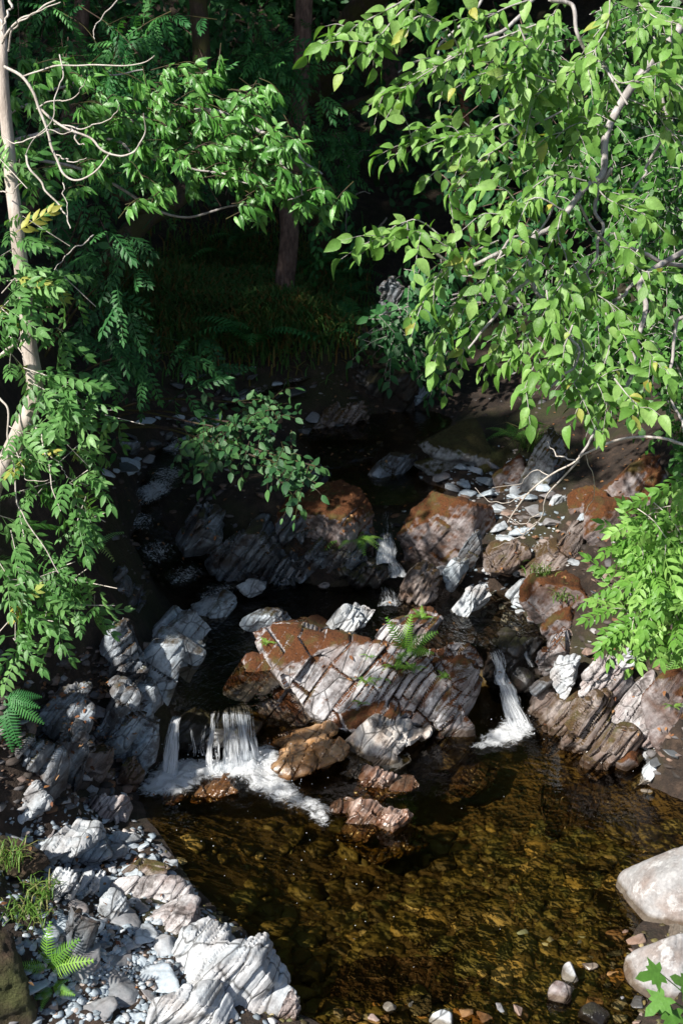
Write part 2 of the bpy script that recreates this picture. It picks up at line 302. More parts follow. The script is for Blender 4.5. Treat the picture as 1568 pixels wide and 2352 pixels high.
# ------------------------------------------------------------------ terrain: a thin-plate sheet through surveyed points
SP = [(700,2320,-.35),(900,2330,-.10),(1100,2340,-.06),(1300,2250,-.05),(1420,2300,-.02),(1500,2230,.02),(1568,2352,.05),(1000,2150,-.22),(1200,2000,-.28),(1400,1900,-.22),
 (1520,1850,-.12),(1000,1850,-.5),(800,1950,-.5),(600,1950,-.32),(450,1900,-.15),(720,2150,-.5),(600,2050,-.4),(1150,1770,-.3),(1400,1810,-.2),(1568,2000,-.05),
 (0,2352,.25),(200,2352,.2),(450,2340,.12),(300,2200,.2),(200,2100,.28),(350,2050,.12),(410,2000,.02),(100,2200,.42),(0,2150,.55),(0,1950,.5),(100,1900,.32),(200,1850,.2),(300,1930,.1),(340,1850,.0),(560,2150,.05),(690,2320,-.02),
 (0,1760,.75),(100,1720,.55),(200,1660,.45),(250,1740,.22),(300,1770,.06),(0,1560,1.3),(150,1560,.85),(250,1500,.7),(330,1450,.6),(350,1600,.38),
 (480,1520,.1),(650,1400,.15),(1100,1420,.15),(1200,1400,.2),(900,1400,.2),(470,1630,.1),(800,1600,.1),(1170,1560,.0),(480,1740,-.2),
 (1300,1500,.40),(1350,1660,-.02),(1450,1700,.05),(1500,1600,.45),(1568,1550,.85),(1568,1690,.3),(1300,1760,-.2),(1250,1650,-.05),(1568,1790,-.08),(1480,1790,-.15),(1380,1790,-.22),(1568,1900,-.14),(1700,1900,-.1),(1200,1720,-.22),(1220,1600,.0),
 (1150,1370,.42),(1250,1330,.58),(1100,1290,.58),(1250,1200,.85),(1150,1120,.82),(1350,1250,.85),(1450,1200,1.1),(1568,1200,1.5),(1030,1040,.95),
 (600,1250,.65),(750,1200,.85),(500,1150,.9),(430,1200,.65),(880,1290,.4),(300,1270,.6),(400,1320,.38),(330,1130,.88),(450,1000,1.05),(600,960,1.05),(400,940,1.2),(330,1050,1.05),
 (200,1200,1.3),(250,1350,.9),(100,1100,2.0),(230,1000,1.7),(200,900,2.0),(900,1120,.55),(850,980,.85),(900,940,.95),
 (870,860,1.22),(800,840,1.35),(600,880,1.3),(700,780,1.6),(600,700,1.75),(450,750,1.7),(655,690,1.85),(400,650,1.95),(300,800,1.75),]
SPY = [(950,850,15.3),(1100,900,14.3),(1000,700,17.5),(1250,1000,12.9),(1400,1080,11.7),(1568,1050,11.3),(850,700,17),(900,560,19),(700,560,18.5),(500,600,18),(300,560,17.5),(1400,950,13),(1568,900,12.5),(1150,800,16)]
SPA = np.array(SP, float); TP = PZ(SPA[:, 0], SPA[:, 1], SPA[:, 2])
WP = []
for yy in (2, 4, 6, 8, 10, 12, 15, 18): WP += [(-5.5, yy, 2.2 + .06 * yy), (6, yy, 1.5 + .1 * yy), (-12, yy, 5.5), (12, yy, 6)]
for xx in (-30, -20, -12, -6, 0, 6, 12, 20, 30): WP += [(xx, 24, 4.0 + abs(xx) * .25), (xx, 34, 8 + abs(xx) * .2), (xx, 60, 22)]
for xx in (-30, 30): WP += [(xx, 8, 12), (xx, 16, 12)]
WP += [(0, 2, -.3), (-2, 3.5, .4), (2, 3.5, 0), (0, -8, -.5), (-20, -8, 5), (20, -8, 5)]
SY = np.array(SPY, float)
TP = np.concatenate([TP, PY(SY[:, 0], SY[:, 1], SY[:, 2]), np.array(WP, float)])
def _tps(a, b):
    d2 = ((a[:, None, :2] - b[None, :, :2]) ** 2).sum(-1); return .5 * d2 * np.log(d2 + 1e-9)
_n = len(TP); _A = np.zeros((_n + 3, _n + 3)); _A[:_n, :_n] = _tps(TP, TP) + np.eye(_n) * .02; _A[:_n, _n] = 1; _A[:_n, _n + 1:] = TP[:, :2]; _A[_n:, :_n] = _A[:_n, _n:].T
_W = np.linalg.solve(_A, np.concatenate([TP[:, 2], [0, 0, 0]]))
def tps(q):
    r = np.empty(len(q))
    for i in range(0, len(q), 20000):
        c = q[i:i + 20000]; r[i:i + 20000] = _tps(c, TP) @ _W[:_n] + _W[_n] + c[:, :2] @ _W[_n + 1:]
    return r
GX = np.concatenate([np.arange(-40, -6, 1.7), np.arange(-6, 6, .045), np.arange(6, 40, 1.7)]); GY = np.concatenate([np.arange(-10, 4.2, .8), np.arange(4.2, 18, .05), np.arange(18, 70, 1.3)])
XX, YY = np.meshgrid(GX, GY, indexing='ij'); Q = np.stack([XX.ravel(), YY.ravel()], 1)
ZZ = tps(Q)
q3 = np.stack([Q[:, 0], Q[:, 1], ZZ], 1)
near = np.clip((18 - Q[:, 1]) / 3, 0, 1) * np.clip((6 - np.abs(Q[:, 0])) / 1.5, 0, 1)
def foliate(p, thick, length, seed, warp=.22):
    "offset of broken slate layers at points p, about -1..1"
    w = p + .045 * np.stack([vnoise(p * 2.1, seed + 1), vnoise(p * 2.1, seed + 2), vnoise(p * 2.1, seed + 3)], 1)
    s = (w @ FN) / thick + warp * vnoise(p * 3.0, seed); s = s + 1.15 * vnoise(np.stack([s * .47, s * 0, s * 0 + seed], 1), seed + 7); k = np.floor(s); f = s - k
    t = (w @ FA) / length + hash1(k, seed) * 7; k2 = np.floor(t); f2 = t - k2
    t3 = (w @ FB) / (length * 1.3) + hash1(k, seed + 9) * 7; k3 = np.floor(t3); f3 = t3 - k3
    off = hash2(k, k2 * 57 + k3, seed + 5) * 2 - 1
    g = np.exp(-(np.minimum(f, 1 - f) * thick / .007) ** 2) * (.25 + .75 * np.clip(.5 + 2.2 * vnoise(p * 3.7, seed + 8), 0, 1)) + .8 * np.exp(-(np.minimum(f2, 1 - f2) * length / .008) ** 2) * (hash2(k, k2, seed + 3) > .5) + .7 * np.exp(-(np.minimum(f3, 1 - f3) * length / .008) ** 2) * (hash2(k, k3, seed + 4) > .5)
    return off * .7 - np.clip(g, 0, 1.2) * .9
ZZ = ZZ + near * (.035 * foliate(q3, .07, .3, 3) * np.clip((13 - Q[:, 1]) / 2, 0, 1) * (ZZ > .02) + .07 * fbm(q3 * 2.5, 4, 2) * (.35 + .65 * (ZZ > .05))) + (1 - near) * .5 * fbm(q3 * .35, 4, 5)
ZG = ZZ.reshape(XX.shape)
def tz(x, y):
    x = np.atleast_1d(np.asarray(x, float)); y = np.atleast_1d(np.asarray(y, float))
    i = np.clip(np.searchsorted(GX, x) - 1, 0, len(GX) - 2); j = np.clip(np.searchsorted(GY, y) - 1, 0, len(GY) - 2)
    a = np.clip((x - GX[i]) / (GX[i + 1] - GX[i]), 0, 1); b = np.clip((y - GY[j]) / (GY[j + 1] - GY[j]), 0, 1)
    return ZG[i, j] * (1 - a) * (1 - b) + ZG[i + 1, j] * a * (1 - b) + ZG[i, j + 1] * (1 - a) * b + ZG[i + 1, j + 1] * a * b
def on_ground(u, v):
    u = np.atleast_1d(np.asarray(u, float)); v = np.atleast_1d(np.asarray(v, float)); d = ray(u, v); hit = np.full(len(u), 40.0); done = np.zeros(len(u), bool)
    for y in np.arange(4.6, 40, .03):
        t = y / d[:, 1]; x = d[:, 0] * t; z = CH + d[:, 2] * t; h = (~done) & (z <= tz(x, np.full(len(x), y))); hit[h] = y; done |= h
    t = hit / d[:, 1]; return CAM + d * t[:, None]
nx, ny = len(GX), len(GY); ii = np.arange(nx * ny).reshape(nx, ny)
quads = np.stack([ii[:-1, :-1].ravel(), ii[1:, :-1].ravel(), ii[1:, 1:].ravel(), ii[:-1, 1:].ravel()], 1)
o = link('terrain', np.stack([XX.ravel(), YY.ravel(), ZZ], 1), quads, M['ground'], origin=(0, 0, 0)); tag(o, 'dark soil of the stream bed and wooded banks', 'ground', kind='structure')
# ------------------------------------------------------------------ rocks
_ico = {}
def ico(n):
    if n not in _ico:
        bm = bmesh.new(); bmesh.ops.create_icosphere(bm, subdivisions=n, radius=1); bm.verts.ensure_lookup_table()
        _ico[n] = (np.array([v.co[:] for v in bm.verts]), np.array([[v.index for v in f.verts] for f in bm.faces])); bm.free()
    return _ico[n]
def lump_shape(seed, sub, npl=16, sharp=16, rnd=.22, slab=.8):
    r = np.random.default_rng(seed); d, f = ico(sub)
    n = norm(r.normal(size=(npl, 3))); n = np.concatenate([n, [[0, 0, 1]], [FN], [-FN]]); dd = r.uniform(1 - rnd * 1.6, 1.0, len(n))
    dd[npl] = .9; dd[npl + 1:] = r.uniform(slab, slab + .2, 2)
    x = np.maximum(d @ n.T, 0) / dd; rad = (x ** sharp).sum(1) ** (-1 / sharp); rad = np.minimum(rad, 1.35)
    return d * rad[:, None], f
def vnormals(v, f):
    n = np.zeros_like(v)
    if f.shape[1] == 4: fn = np.cross(v[f[:, 2]] - v[f[:, 0]], v[f[:, 3]] - v[f[:, 1]])
    else: fn = np.cross(v[f[:, 1]] - v[f[:, 0]], v[f[:, 2]] - v[f[:, 0]])
    for k in range(f.shape[1]): np.add.at(n, f[:, k], fn)
    return norm(n)
def fit_lump(box, zb, depth=.75, seed=0, sub=5, npl=16, sharp=16, tilt=.0, yaw=None, rnd=.22, slab=.8):
    u0, v0, u1, v1 = box; p, f = lump_shape(seed, sub, npl, sharp, rnd, slab); r = np.random.default_rng(seed + 1)
    a = r.uniform(-.5, .5) if slab < .8 else r.uniform(0, 6.28); R = np.array([[math.cos(a), -math.sin(a), 0], [math.sin(a), math.cos(a), 0], [0, 0, 1]]); p = p @ R.T
    uc = (u0 + u1) / 2; b = PZ(uc, v1, zb); k = mpp(b); sx = (u1 - u0) * k / 2; sz = max((v1 - v0) * k * .5, .02); cx, cy = b[0], b[1] + sx * depth
    for it in range(9):
        sy = sx * depth; q = p * [sx, sy, sz]
        if tilt: q[:, 2] += tilt * q[:, 0]
        q = q + [cx, cy, zb + .22 * sz]; uu, vv = proj(q[q[:, 2] > zb - .015])
        w, h = uu.max() - uu.min(), vv.max() - vv.min(); sx *= np.clip((u1 - u0) / w, .7, 1.4)
        sz = np.clip(sz * np.clip(1 + 1.2 * ((v1 - v0) / h - 1), .6, 1.5), .12 * sx, 2.2 * sx)
        cx += (uc - (uu.max() + uu.min()) / 2) * k; cy += PZ(uc, v1, zb)[1] - PZ(uc, vv.max(), zb)[1]
    return q, f
def rock(label, lumps, mat, zb=0.0, amp=.028, thick=.05, length=.22, seed=0, depth=.75, voxel=None, group=None, name='rock', cat='rock', sub=6, sharp=60, parent=None, tilt=0, rough_amp=.02, rnd=.30, plain=None):
    vs, fs, n = [], [], 0
    for i, L in enumerate(lumps):
        kw = dict(depth=depth, sub=sub if len(lumps) == 1 else 5, sharp=sharp, tilt=tilt, rnd=rnd, **({} if mat in ('rustmoss', 'greenmoss', 'earthbrown', 'boulder', 'wet') else dict(npl=9, slab=.5))); z = zb
        if len(L) > 4: z = L[4]
        if len(L) > 5: kw.update(L[5])
        q, f = fit_lump(L[:4], z, seed=seed * 31 + i * 7 + 1, **kw); vs.append(q); fs.append(f + n); n += len(q)
    v, f = np.concatenate(vs), np.concatenate(fs)
    if len(lumps) > 1:
        me = mesh('tmp', v, f); t = bpy.data.objects.new('tmp', me); C.objects.link(t); md = t.modifiers.new('r', 'REMESH'); md.mode = 'VOXEL'; md.voxel_size = (voxel or .014) * .85
        dg = bpy.context.evaluated_depsgraph_get(); dg.update(); ev = t.evaluated_get(dg).to_mesh()
        v = np.empty(len(ev.vertices) * 3, np.float32); ev.vertices.foreach_get('co', v); v = v.reshape(-1, 3).astype(float)
        fl = np.empty(len(ev.loops), np.int32); ev.loops.foreach_get('vertex_index', fl); f = fl.reshape(-1, 4)
        bpy.data.objects.remove(t); bpy.data.meshes.remove(me)
    nrm = vnormals(v, f)
    if mat in ('rustmoss', 'greenmoss'): amp *= .38; rough_amp = .035
    if mat in ('earth', 'earthbrown'): amp = 0; rough_amp = .09
    zone = np.clip(.5 + 1.6 * fbm(v * 2.2, 3, seed + 70), .08, 1); dsp = amp * 1.25 * foliate(v, thick * 2.9, length * 1.5, seed + 20, .12) + amp * 1.0 * zone * foliate(v, thick, length, seed) + rough_amp * fbm(v * 5, 4, seed)
    if plain: uu = proj(v)[0]; k = np.clip((uu - plain) / 40, .12, 1); dsp = amp * 1.1 * foliate(v, thick * 2.9, length * 1.5, seed + 20, .12) + amp * k * zone * 1.2 * foliate(v, thick, length, seed) + rough_amp * fbm(v * 5, 4, seed)
    if mat in ('rustmoss', 'greenmoss', 'earthbrown'): dsp = dsp + .010 * fbm(v * 32, 3, seed)
    v = v + nrm * dsp[:, None]
    o = link(name, v, f, M[mat], smooth=mat in ('boulder', 'earth', 'earthbrown', 'wet', 'sunk', 'rustmoss', 'greenmoss')); return tag(o, label, cat, group)
# ------------------------------------------------------------------ the big rocks
rock('large slate rock island with rusty moss and small ferns between the two waterfalls',
     [(575,1425,1085,1690,0,dict(depth=.62,slab=.8,npl=14)), (578,1530,815,1670,0,dict(depth=.6)), (590,1415,790,1540,.2,dict(depth=.6)), (850,1393,1020,1520,.3), (905,1480,1105,1690,0), (735,1575,960,1700,0), (525,1500,650,1585,.28), (980,1450,1095,1600,.2)],
     'mid', amp=.045, thick=.075, length=.34, seed=3, voxel=.012, rough_amp=.03, plain=790)
rock('cracked white slate block at the front foot of the mossy rock island', [(775,1640,990,1758,0)], 'cream', amp=.03, thick=.06, length=.3, seed=5, sharp=40, rnd=.36)
rock('orange-brown wet slate at the foot of the rock island beside the wide waterfall', [(615,1660,770,1740,0), (620,1700,800,1788,0), (690,1690,800,1770,0)], 'orange', amp=.03, thick=.08, seed=6, voxel=.012)
for L, lab, mt, sd in [((835,1733,947,1782), 'long pale slab lying at the foot of the cracked white block', 's_pale', 11), ((778,1748,850,1795), 'small grey stone under the orange wet slate', 's_grey', 12),
    ((820,1757,912,1822), 'rusty brown angular rock in the shallows below the pale slab', 'wetred', 13), ((880,1782,962,1832), 'brown and white split rock at the right end of the shallows', 'wetred', 14),
    ((748,1828,834,1878), 'small dark red rock beside the foam tongue in the pool', 'wetred', 15), ((785,1832,888,1908), 'pink and rust layered rock standing in the pool', 'wetred', 16), ((858,1848,948,1918), 'low brown rock half sunk in the pool behind the pink layered rock', 'wetred', 17),
    ((440,1775,545,1840), 'small brown wet rock splitting the foam under the wide waterfall', 'orange', 18), ((372,1815,440,1850), 'amber stone under the foam of the thin waterfall', 'orange', 181)]:
    rock(lab, [L + (-.02,)], mt if mt[:2] != 's_' else ('pale' if mt == 's_pale' else 'bluedark'), amp=.018, thick=.035, length=.15, seed=sd, sub=5)
# lip of the left falls
rock('black wet rock ledge carrying the wide waterfall', [(385,1625,610,1742,-.05,dict(depth=.6)), (335,1612,440,1735,-.05)], 'wet', amp=.02, thick=.06, seed=21, voxel=.014)
# left bedrock beside the mid pool
rock('big blue-grey slate outcrop left of the middle pool', [(320,1385,490,1520,.32), (308,1470,425,1610,.3), (310,1440,480,1560,.3), (300,1560,372,1650,.25)], 'blue', amp=.035, thick=.13, length=.5, seed=22, voxel=.013)
rock('dark slate shoulder with dry leaves under the left ash foliage', [(205,1410,345,1600,.5), (215,1560,330,1700,.35)], 'bluedark', amp=.05, thick=.06, seed=23, voxel=.014)
rock('blue-white leaning slate slabs beside the thin waterfall', [(215,1610,330,1720,.3), (300,1590,365,1690,.3), (270,1660,360,1770,.1)], 'blue', amp=.04, thick=.055, seed=24, voxel=.013)
rock('smooth ochre and grey rock at the edge of the pool by the thin waterfall', [(262,1740,335,1830,0)], 'brown', amp=.02, seed=25, sub=5)
rock('brown stained slate slope below the left fern', [(60,1560,215,1720,.6), (120,1640,215,1800,.4), (20,1680,150,1830,.5)], 'bluedark', amp=.045, thick=.05, seed=26, voxel=.014)
rock('olive smooth wet rock in the cleft beside the pool', [(170,1700,262,1800,.2), (180,1770,265,1842,.05)], 'brown', amp=.02, seed=27, voxel=.014)
rock('pale ribbed slate ledge on the left bank with black cracks', [(0,1740,130,1830,.5), (-40,1795,125,1905,.38), (60,1800,160,1880,.3)], 'pale', amp=.04, thick=.055, seed=28, voxel=.013)
rock('ridged white and maroon boulder beside the pool on the left bank', [(163,1825,302,1925,.02)], 'stripe', amp=.035, thick=.05, length=.5, seed=29)
rock('flat grey speckled slab lying below the ridged maroon boulder', [(225,1903,327,1953,.08,dict(depth=.6))], 'pale', amp=.012, seed=30, sub=5)
rock('angular pale slab pointing at the pool with an amber wet edge', [(270,1965,402,2032,.02,dict(depth=.7))], 'brown', amp=.02, seed=31, sub=5)
rock('pale slabs stacked on the upper left gravel', [(120,1880,240,1960,.22), (60,1915,205,1990,.3), (180,1930,260,1985,.15)], 'pale', amp=.03, thick=.06, seed=32, voxel=.013)
rock('white ribbed rock beside the left mossy mound', [(95,1990,190,2070,.3), (170,2000,240,2060,.22)], 'white', amp=.035, thick=.04, seed=33, voxel=.013)
rock('tall smooth grey slab standing by the lower left mossy bank', [(140,2070,240,2215,.3,dict(depth=.45))], 'bluedark', amp=.02, thick=.09, seed=34)
rock('round white speckled stone on the left gravel bar', [(215,2050,307,2130,.15)], 'pale', amp=.02, seed=35, sub=5)
rock('cream ribbed ledge at the pool edge of the gravel bar', [(255,2010,440,2110,.02,dict(depth=.5,slab=.85)), (300,2060,480,2200,.02,dict(slab=.85)), (390,2100,500,2190,.02,dict(slab=.85))], 'stripe', amp=.025, thick=.05, length=.8, seed=36, voxel=.012)
rock('long white striated slate ledge along the bottom of the pool', [(390,2110,590,2290,.04,dict(slab=.85)), (430,2150,668,2345,.0,dict(depth=.8,slab=.85)), (330,2250,560,2390,.08,dict(slab=.85)), (480,2240,690,2365,.0,dict(slab=.85))], 'white', amp=.02, thick=.04, length=1.4, seed=37, voxel=.012)
rock('brown and white pointed block at the lower end of the white ledge', [(625,2265,697,2372,-.02)], 'stripe', amp=.02, seed=38, sub=5)
rock('brown mossy earth bank at the lower left edge', [(-160,2110,70,2330,.4,dict(depth=.7)), (-130,2050,100,2220,.36,dict(depth=.9))], 'earthbrown', amp=.03, seed=39, voxel=.018, name='earth_mound', cat='mound')
rock('mossy brown mound with grass on the left edge above the gravel', [(-90,1930,120,2030,.45)], 'earthbrown', amp=.03, seed=40, name='earth_mound', cat='mound')
# stones in the mid pool
rock('angular blue-white rock in the left channel above the falls', [(422,1358,537,1428,.36)], 'blue', amp=.03, seed=50, sub=5)
rock('pale flat stone awash under the dark bedrock', [(545,1332,612,1368,.44,dict(depth=.7))], 'pale', amp=.01, seed=51, sub=5)
rock('long smooth blue-white slab in the middle pool', [(553,1393,672,1452,.38,dict(depth=.5))], 'blue', amp=.015, thick=.09, seed=52, sub=5)
rock('white fractured rock behind the top of the rock island', [(752,1385,860,1445,.4)], 'white', amp=.03, thick=.04, seed=53, sub=5)
# upper bedrock between the two streams
rock('dark ribbed slate bedrock between the left stream and the upper cascade', [(400,1150,530,1265,.72), (475,1180,650,1310,.55), (520,1235,770,1345,.42), (640,1200,850,1330,.42,dict(depth=.6)), (600,1140,790,1245,.7)],
     'black', amp=.06, thick=.07, length=.35, seed=55, voxel=.017)
rock('dark earthy rock under the small bright fern by the cascade', [(690,1105,862,1300,.5,dict(depth=.7)), (620,1130,780,1240,.7)], 'rustmoss', amp=.03, seed=56)
rock('low wet black rock at the foot of the upper cascade', [(745,1280,880,1350,.42), (830,1290,900,1345,.44)], 'wet', amp=.03, seed=57, voxel=.016)
# right terrace
rock('large rust-moss boulder right of the upper cascade', [(908,1128,1140,1292,.52,dict(depth=.8)), (1020,1140,1142,1285,.55)], 'rustmoss', amp=.035, thick=.06, seed=60, voxel=.016)
rock('dark brown split rock at the foot of the upper cascade', [(912,1292,1008,1385,.42)], 'brown', amp=.035, seed=61, sub=5)
rock('white broken rock standing at the right edge of the middle pool', [(1038,1338,1132,1414,.4)], 'white', amp=.03, thick=.05, seed=62, sub=5)
rock('flat blue-white slab on white pebbles beside the mossy mound', [(1152,1322,1262,1385,.5,dict(depth=.7))], 'pale', amp=.02, seed=63, sub=5)
rock('orange-brown mossy mound right of the middle pool', [(1190,1308,1375,1440,.5), (1240,1390,1345,1478,.42)], 'rustmoss', amp=.03, seed=64, voxel=.015)
rock('pinkish broken rock with a mossy cap on the stone terrace', [(1108,1240,1212,1315,.62)], 'brown', amp=.03, seed=65, sub=5)
rock('grey and rust slab on the right of the stone terrace', [(1200,1240,1312,1318,.66)], 'brown', amp=.025, seed=66, sub=5)
rock('dark leaning slate slab on the stone terrace', [(1050,1215,1110,1275,.68,dict(depth=.5))], 'bluedark', amp=.012, seed=67, sub=5)
rock('flat pale slab at the left end of the stone terrace', [(1013,1275,1078,1332,.55)], 'blue', amp=.012, seed=68, sub=5)
rock('rusty boulder under the bare twigs', [(1300,1110,1402,1205,.9)], 'rustmoss', amp=.025, seed=69, sub=5)
rock('large rust-brown boulder at the foot of the right shrub', [(1338,1140,1490,1290,.78)], 'rustmoss', amp=.03, seed=70)
rock('dark red slab leaning against the large rust-brown boulder', [(1265,1175,1350,1285,.75)], 'brown', amp=.025, seed=71, sub=5)
rock('rust-red boulder high on the right bank', [(1385,1040,1520,1145,1.15), (1460,1080,1580,1190,1.1)], 'rustmoss', amp=.03, seed=72, voxel=.018)
rock('white faced rock among the terrace stones under the bare twigs', [(1250,1130,1308,1198,.82)], 'white', amp=.02, seed=73, sub=5)
rock('big moss-topped grey rock above the upper right pool', [(952,1010,1150,1095,.8), (960,965,1140,1070,.9,dict(depth=.9)), (1090,1030,1200,1095,.85)], 'greenmoss', amp=.03, thick=.07, seed=74, voxel=.017)
rock('dark grey smooth rock at the back of the upper pool', [(848,1035,958,1092,.78)], 'bluedark', amp=.02, seed=75, sub=5)
rock('dark moss-covered boulder below the elm leaves', [(1195,975,1310,1110,1.0)], 'greenmoss', amp=.03, seed=76)
rock('low brown mossy rock beside the upper gravel', [(1130,1040,1220,1120,.86)], 'rustmoss', amp=.02, seed=761, sub=5)
# right of the right fall
rock('brown ridged rock on the right of the narrow waterfall', [(1212,1570,1400,1700,-.02,dict(depth=.7)), (1290,1590,1440,1740,-.02), (1340,1650,1480,1775,-.02)], 'brown', amp=.045, thick=.07, length=.5, seed=80, voxel=.014)
rock('red and green mossy foot of the ridged rock at the water line', [(1385,1700,1478,1778,-.02)], 'rustmoss', amp=.02, seed=81, sub=5)
rock('round dark wet stone beside the narrow waterfall', [(1165,1530,1225,1590,.15)], 'wet', amp=.01, seed=82, sub=5)
rock('small grey flat stone above the ridged rock', [(1215,1555,1270,1590,.25)], 's_grey' if False else 'bluedark', amp=.01, seed=83, sub=5)
rock('white split rock above the ridged brown rock', [(1262,1505,1332,1585,.3)], 'white', amp=.02, thick=.04, seed=84, sub=5)
rock('purple-grey rock at the right of the waterfall lip', [(1238,1435,1315,1520,.36)], 'mid', amp=.025, seed=85, sub=5)
rock('black wet rock ledge carrying the narrow waterfall', [(1105,1440,1250,1600,0.,dict(depth=.8)), (1165,1460,1260,1560,.1)], 'wet', amp=.025, seed=86, voxel=.014)
rock('pink layered bank rock under the lower right shrub', [(1400,1545,1570,1680,.2), (1440,1620,1540,1720,.12), (1330,1500,1450,1600,.35)], 'stripe', amp=.04, thick=.05, seed=87, voxel=.014)
rock('pale standing slab in the right bank above the pool', [(1480,1635,1532,1722,.1)], 'pale', amp=.02, seed=88, sub=5)
rock('brown layered rock at the right edge above the white cracked stone', [(1485,1655,1680,1775,-.02), (1560,1600,1700,1740,.1)], 'stripe', amp=.03, thick=.05, seed=92, voxel=.014)
rock('white stone in the moss under the lower right shrub', [(1408,1485,1474,1542,.55)], 'white', amp=.015, seed=89, sub=5)
rock('white cracked stone in the water at the right edge', [(1452,1748,1552,1812,-.02)], 'white', amp=.02, thick=.05, seed=90, sub=5)
rock('brown mossy bank at the right edge under the fern', [(1470,1500,1680,1720,.25)], 'rustmoss', amp=.03, seed=91, name='earth_mound', cat='mound')
rock('huge smooth pale grey boulder at the right edge of the pool', [(1412,1925,1760,2150,-.04,dict(depth=.75,npl=9,sharp=12))], 'boulder', amp=.006, thick=.3, seed=97, rough_amp=.012)
rock('grey boulder with a rusty white foot in the lower right corner', [(1430,2145,1720,2320,-.02,dict(depth=.7,npl=9,sharp=12))], 'boulder', amp=.008, thick=.3, seed=98, rough_amp=.02)
rock('small grey wedge stone between the two pale boulders', [(1515,2125,1600,2170,.0)], 'pale', amp=.01, seed=94, sub=5)
# upstream, in the shade
rock('blue-white boulder in the shaded left stream', [(360,862,430,905,1.15)], 'blue', amp=.02, seed=100, sub=5)
rock('rounded pale stone in the shaded left stream', [(385,950,425,982,1.1)], 'pale', amp=.01, seed=101, sub=5)
rock('grey upright ribbed slate bank above the upper pool', [(690,930,840,1005,.85), (770,915,850,985,.9)], 'brown', amp=.05, thick=.05, seed=102, voxel=.02)
rock('white stone at the water under the ribbed slate bank', [(668,975,697,995,.86)], 'white', amp=.008, seed=103, sub=5)
rock('white and blue rock right of the far cascade', [(920,880,985,925,1.0)], 'blue', amp=.02, seed=104, sub=5)
rock('flat blue slab by the left stream', [(260,1010,325,1048,1.12,dict(depth=.7))], 'bluedark', amp=.015, seed=105, sub=5)
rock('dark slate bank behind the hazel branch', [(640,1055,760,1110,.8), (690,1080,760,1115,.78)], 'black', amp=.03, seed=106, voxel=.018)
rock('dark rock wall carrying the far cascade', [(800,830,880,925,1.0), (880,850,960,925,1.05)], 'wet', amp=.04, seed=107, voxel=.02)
rock('pale grey rock under the leaning dark shrub far upstream', [(868,630,935,690,2.15)], 'bluedark', amp=.03, seed=108, sub=5)
rock('black wet slate beside the left stream bend', [(190,1110,268,1200,.95,dict(depth=1.0)), (195,1150,272,1310,.75,dict(depth=1.3))], 'wet', amp=.03, seed=110, voxel=.018)
rock('mossy slate step left of the stream bend', [(190,1300,300,1400,.6,dict(depth=1.0)), (205,1340,350,1445,.55,dict(depth=1.0))], 'black', amp=.04, thick=.06, seed=111, voxel=.016)
# ------------------------------------------------------------------ loose stones: one rock of each shape and slate, then copies
protos = {}
def stone_me(shape, mt):
    k = (shape, mt)
    if k not in protos:
        q, f = lump_shape(500 + shape, 4, 9, 36, .34); q = q * [1, .68, .22 + .06 * (shape % 3)]
        q = q + vnormals(q, f)[:, :] * (.05 * fbm(q * 2.5, 3, shape))[:, None]
        me = mesh('stone', q, f); me.materials.append(M[mt]); protos[k] = me
    return protos[k]
placed = []; stone_src = {}
def stones(ells, n, smin, smax, mats, label, group, name='stone', sink=.3, tilt=.25, mind=.75, zoff=0.0):
    r = RNG; ws = np.array([e[2] * e[3] for e in ells], float); ws /= ws.sum(); k = 0; tries = 0; cand = []
    for t in range(n * 14):
        e = ells[r.choice(len(ells), p=ws)]; a = r.uniform(0, 6.28); q = math.sqrt(r.uniform()); cand.append((e[0] + e[2] * q * math.cos(a), e[1] + e[3] * q * math.sin(a)))
    cand = np.array(cand); P = on_ground(cand[:, 0], cand[:, 1]); sizes = np.sort(smin * (smax / smin) ** (r.uniform(size=len(P)) ** 1.6))[::-1]
    sizes = np.sort(smin * (smax / smin) ** (r.uniform(size=n) ** 1.5))[::-1]
    for p in P:
        if k >= n: break
        s = sizes[k]
        if any((p[0] - a) ** 2 + (p[1] - b) ** 2 < (mind * (s + c)) ** 2 for a, b, c in placed): continue
        mt = mats[r.integers(len(mats))]; sh = int(r.integers(8)); key = (sh, mt)
        if key in stone_src: o = stone_src[key].copy()
        else: o = bpy.data.objects.new(name, stone_me(sh, mt)); stone_src[key] = o
        o.name = name; C.objects.link(o); o.location = (p[0], p[1], p[2] + s * (.34 - sink) + zoff); o.scale = (s, s * r.uniform(.8, 1.2), s * r.uniform(.8, 1.35))
        o.rotation_euler = (r.normal(0, tilt), r.normal(0, tilt), r.uniform(0, 6.28)); tag(o, label, 'stone', group); placed.append((p[0], p[1], s)); k += 1
B = ['s_blue', 's_blue', 's_pale', 's_grey']
stones([(200,2130,110,90), (300,2230,110,90), (150,2300,120,50), (200,1990,90,50)], 26, .09, .16, ['s_blue', 's_pale', 's_grey', 's_blue'], 'large flat blue-grey slab lying on the lower left gravel bar', 'large slabs of the lower left gravel bar', tilt=.15, mind=.6)
stones([(260,2190,150,130), (180,2330,200,60), (330,2290,130,80)], 190, .024, .085, B + ['s_pale'], 'blue-grey slate stone lying loose on the lower left gravel bar', 'stones of the lower left gravel bar')
stones([(200,2330,230,40), (330,2320,140,40)], 40, .03, .085, B + ['s_blue'], 'blue stone in the pebbles along the bottom left edge', 'stones along the bottom left edge')
stones([(280,1985,130,60), (150,1950,120,50), (60,1940,80,40)], 42, .03, .10, ['s_pale', 's_blue', 's_grey', 's_pale'], 'pale slate stone in the rubble by the angular slab', 'rubble stones of the left bank')
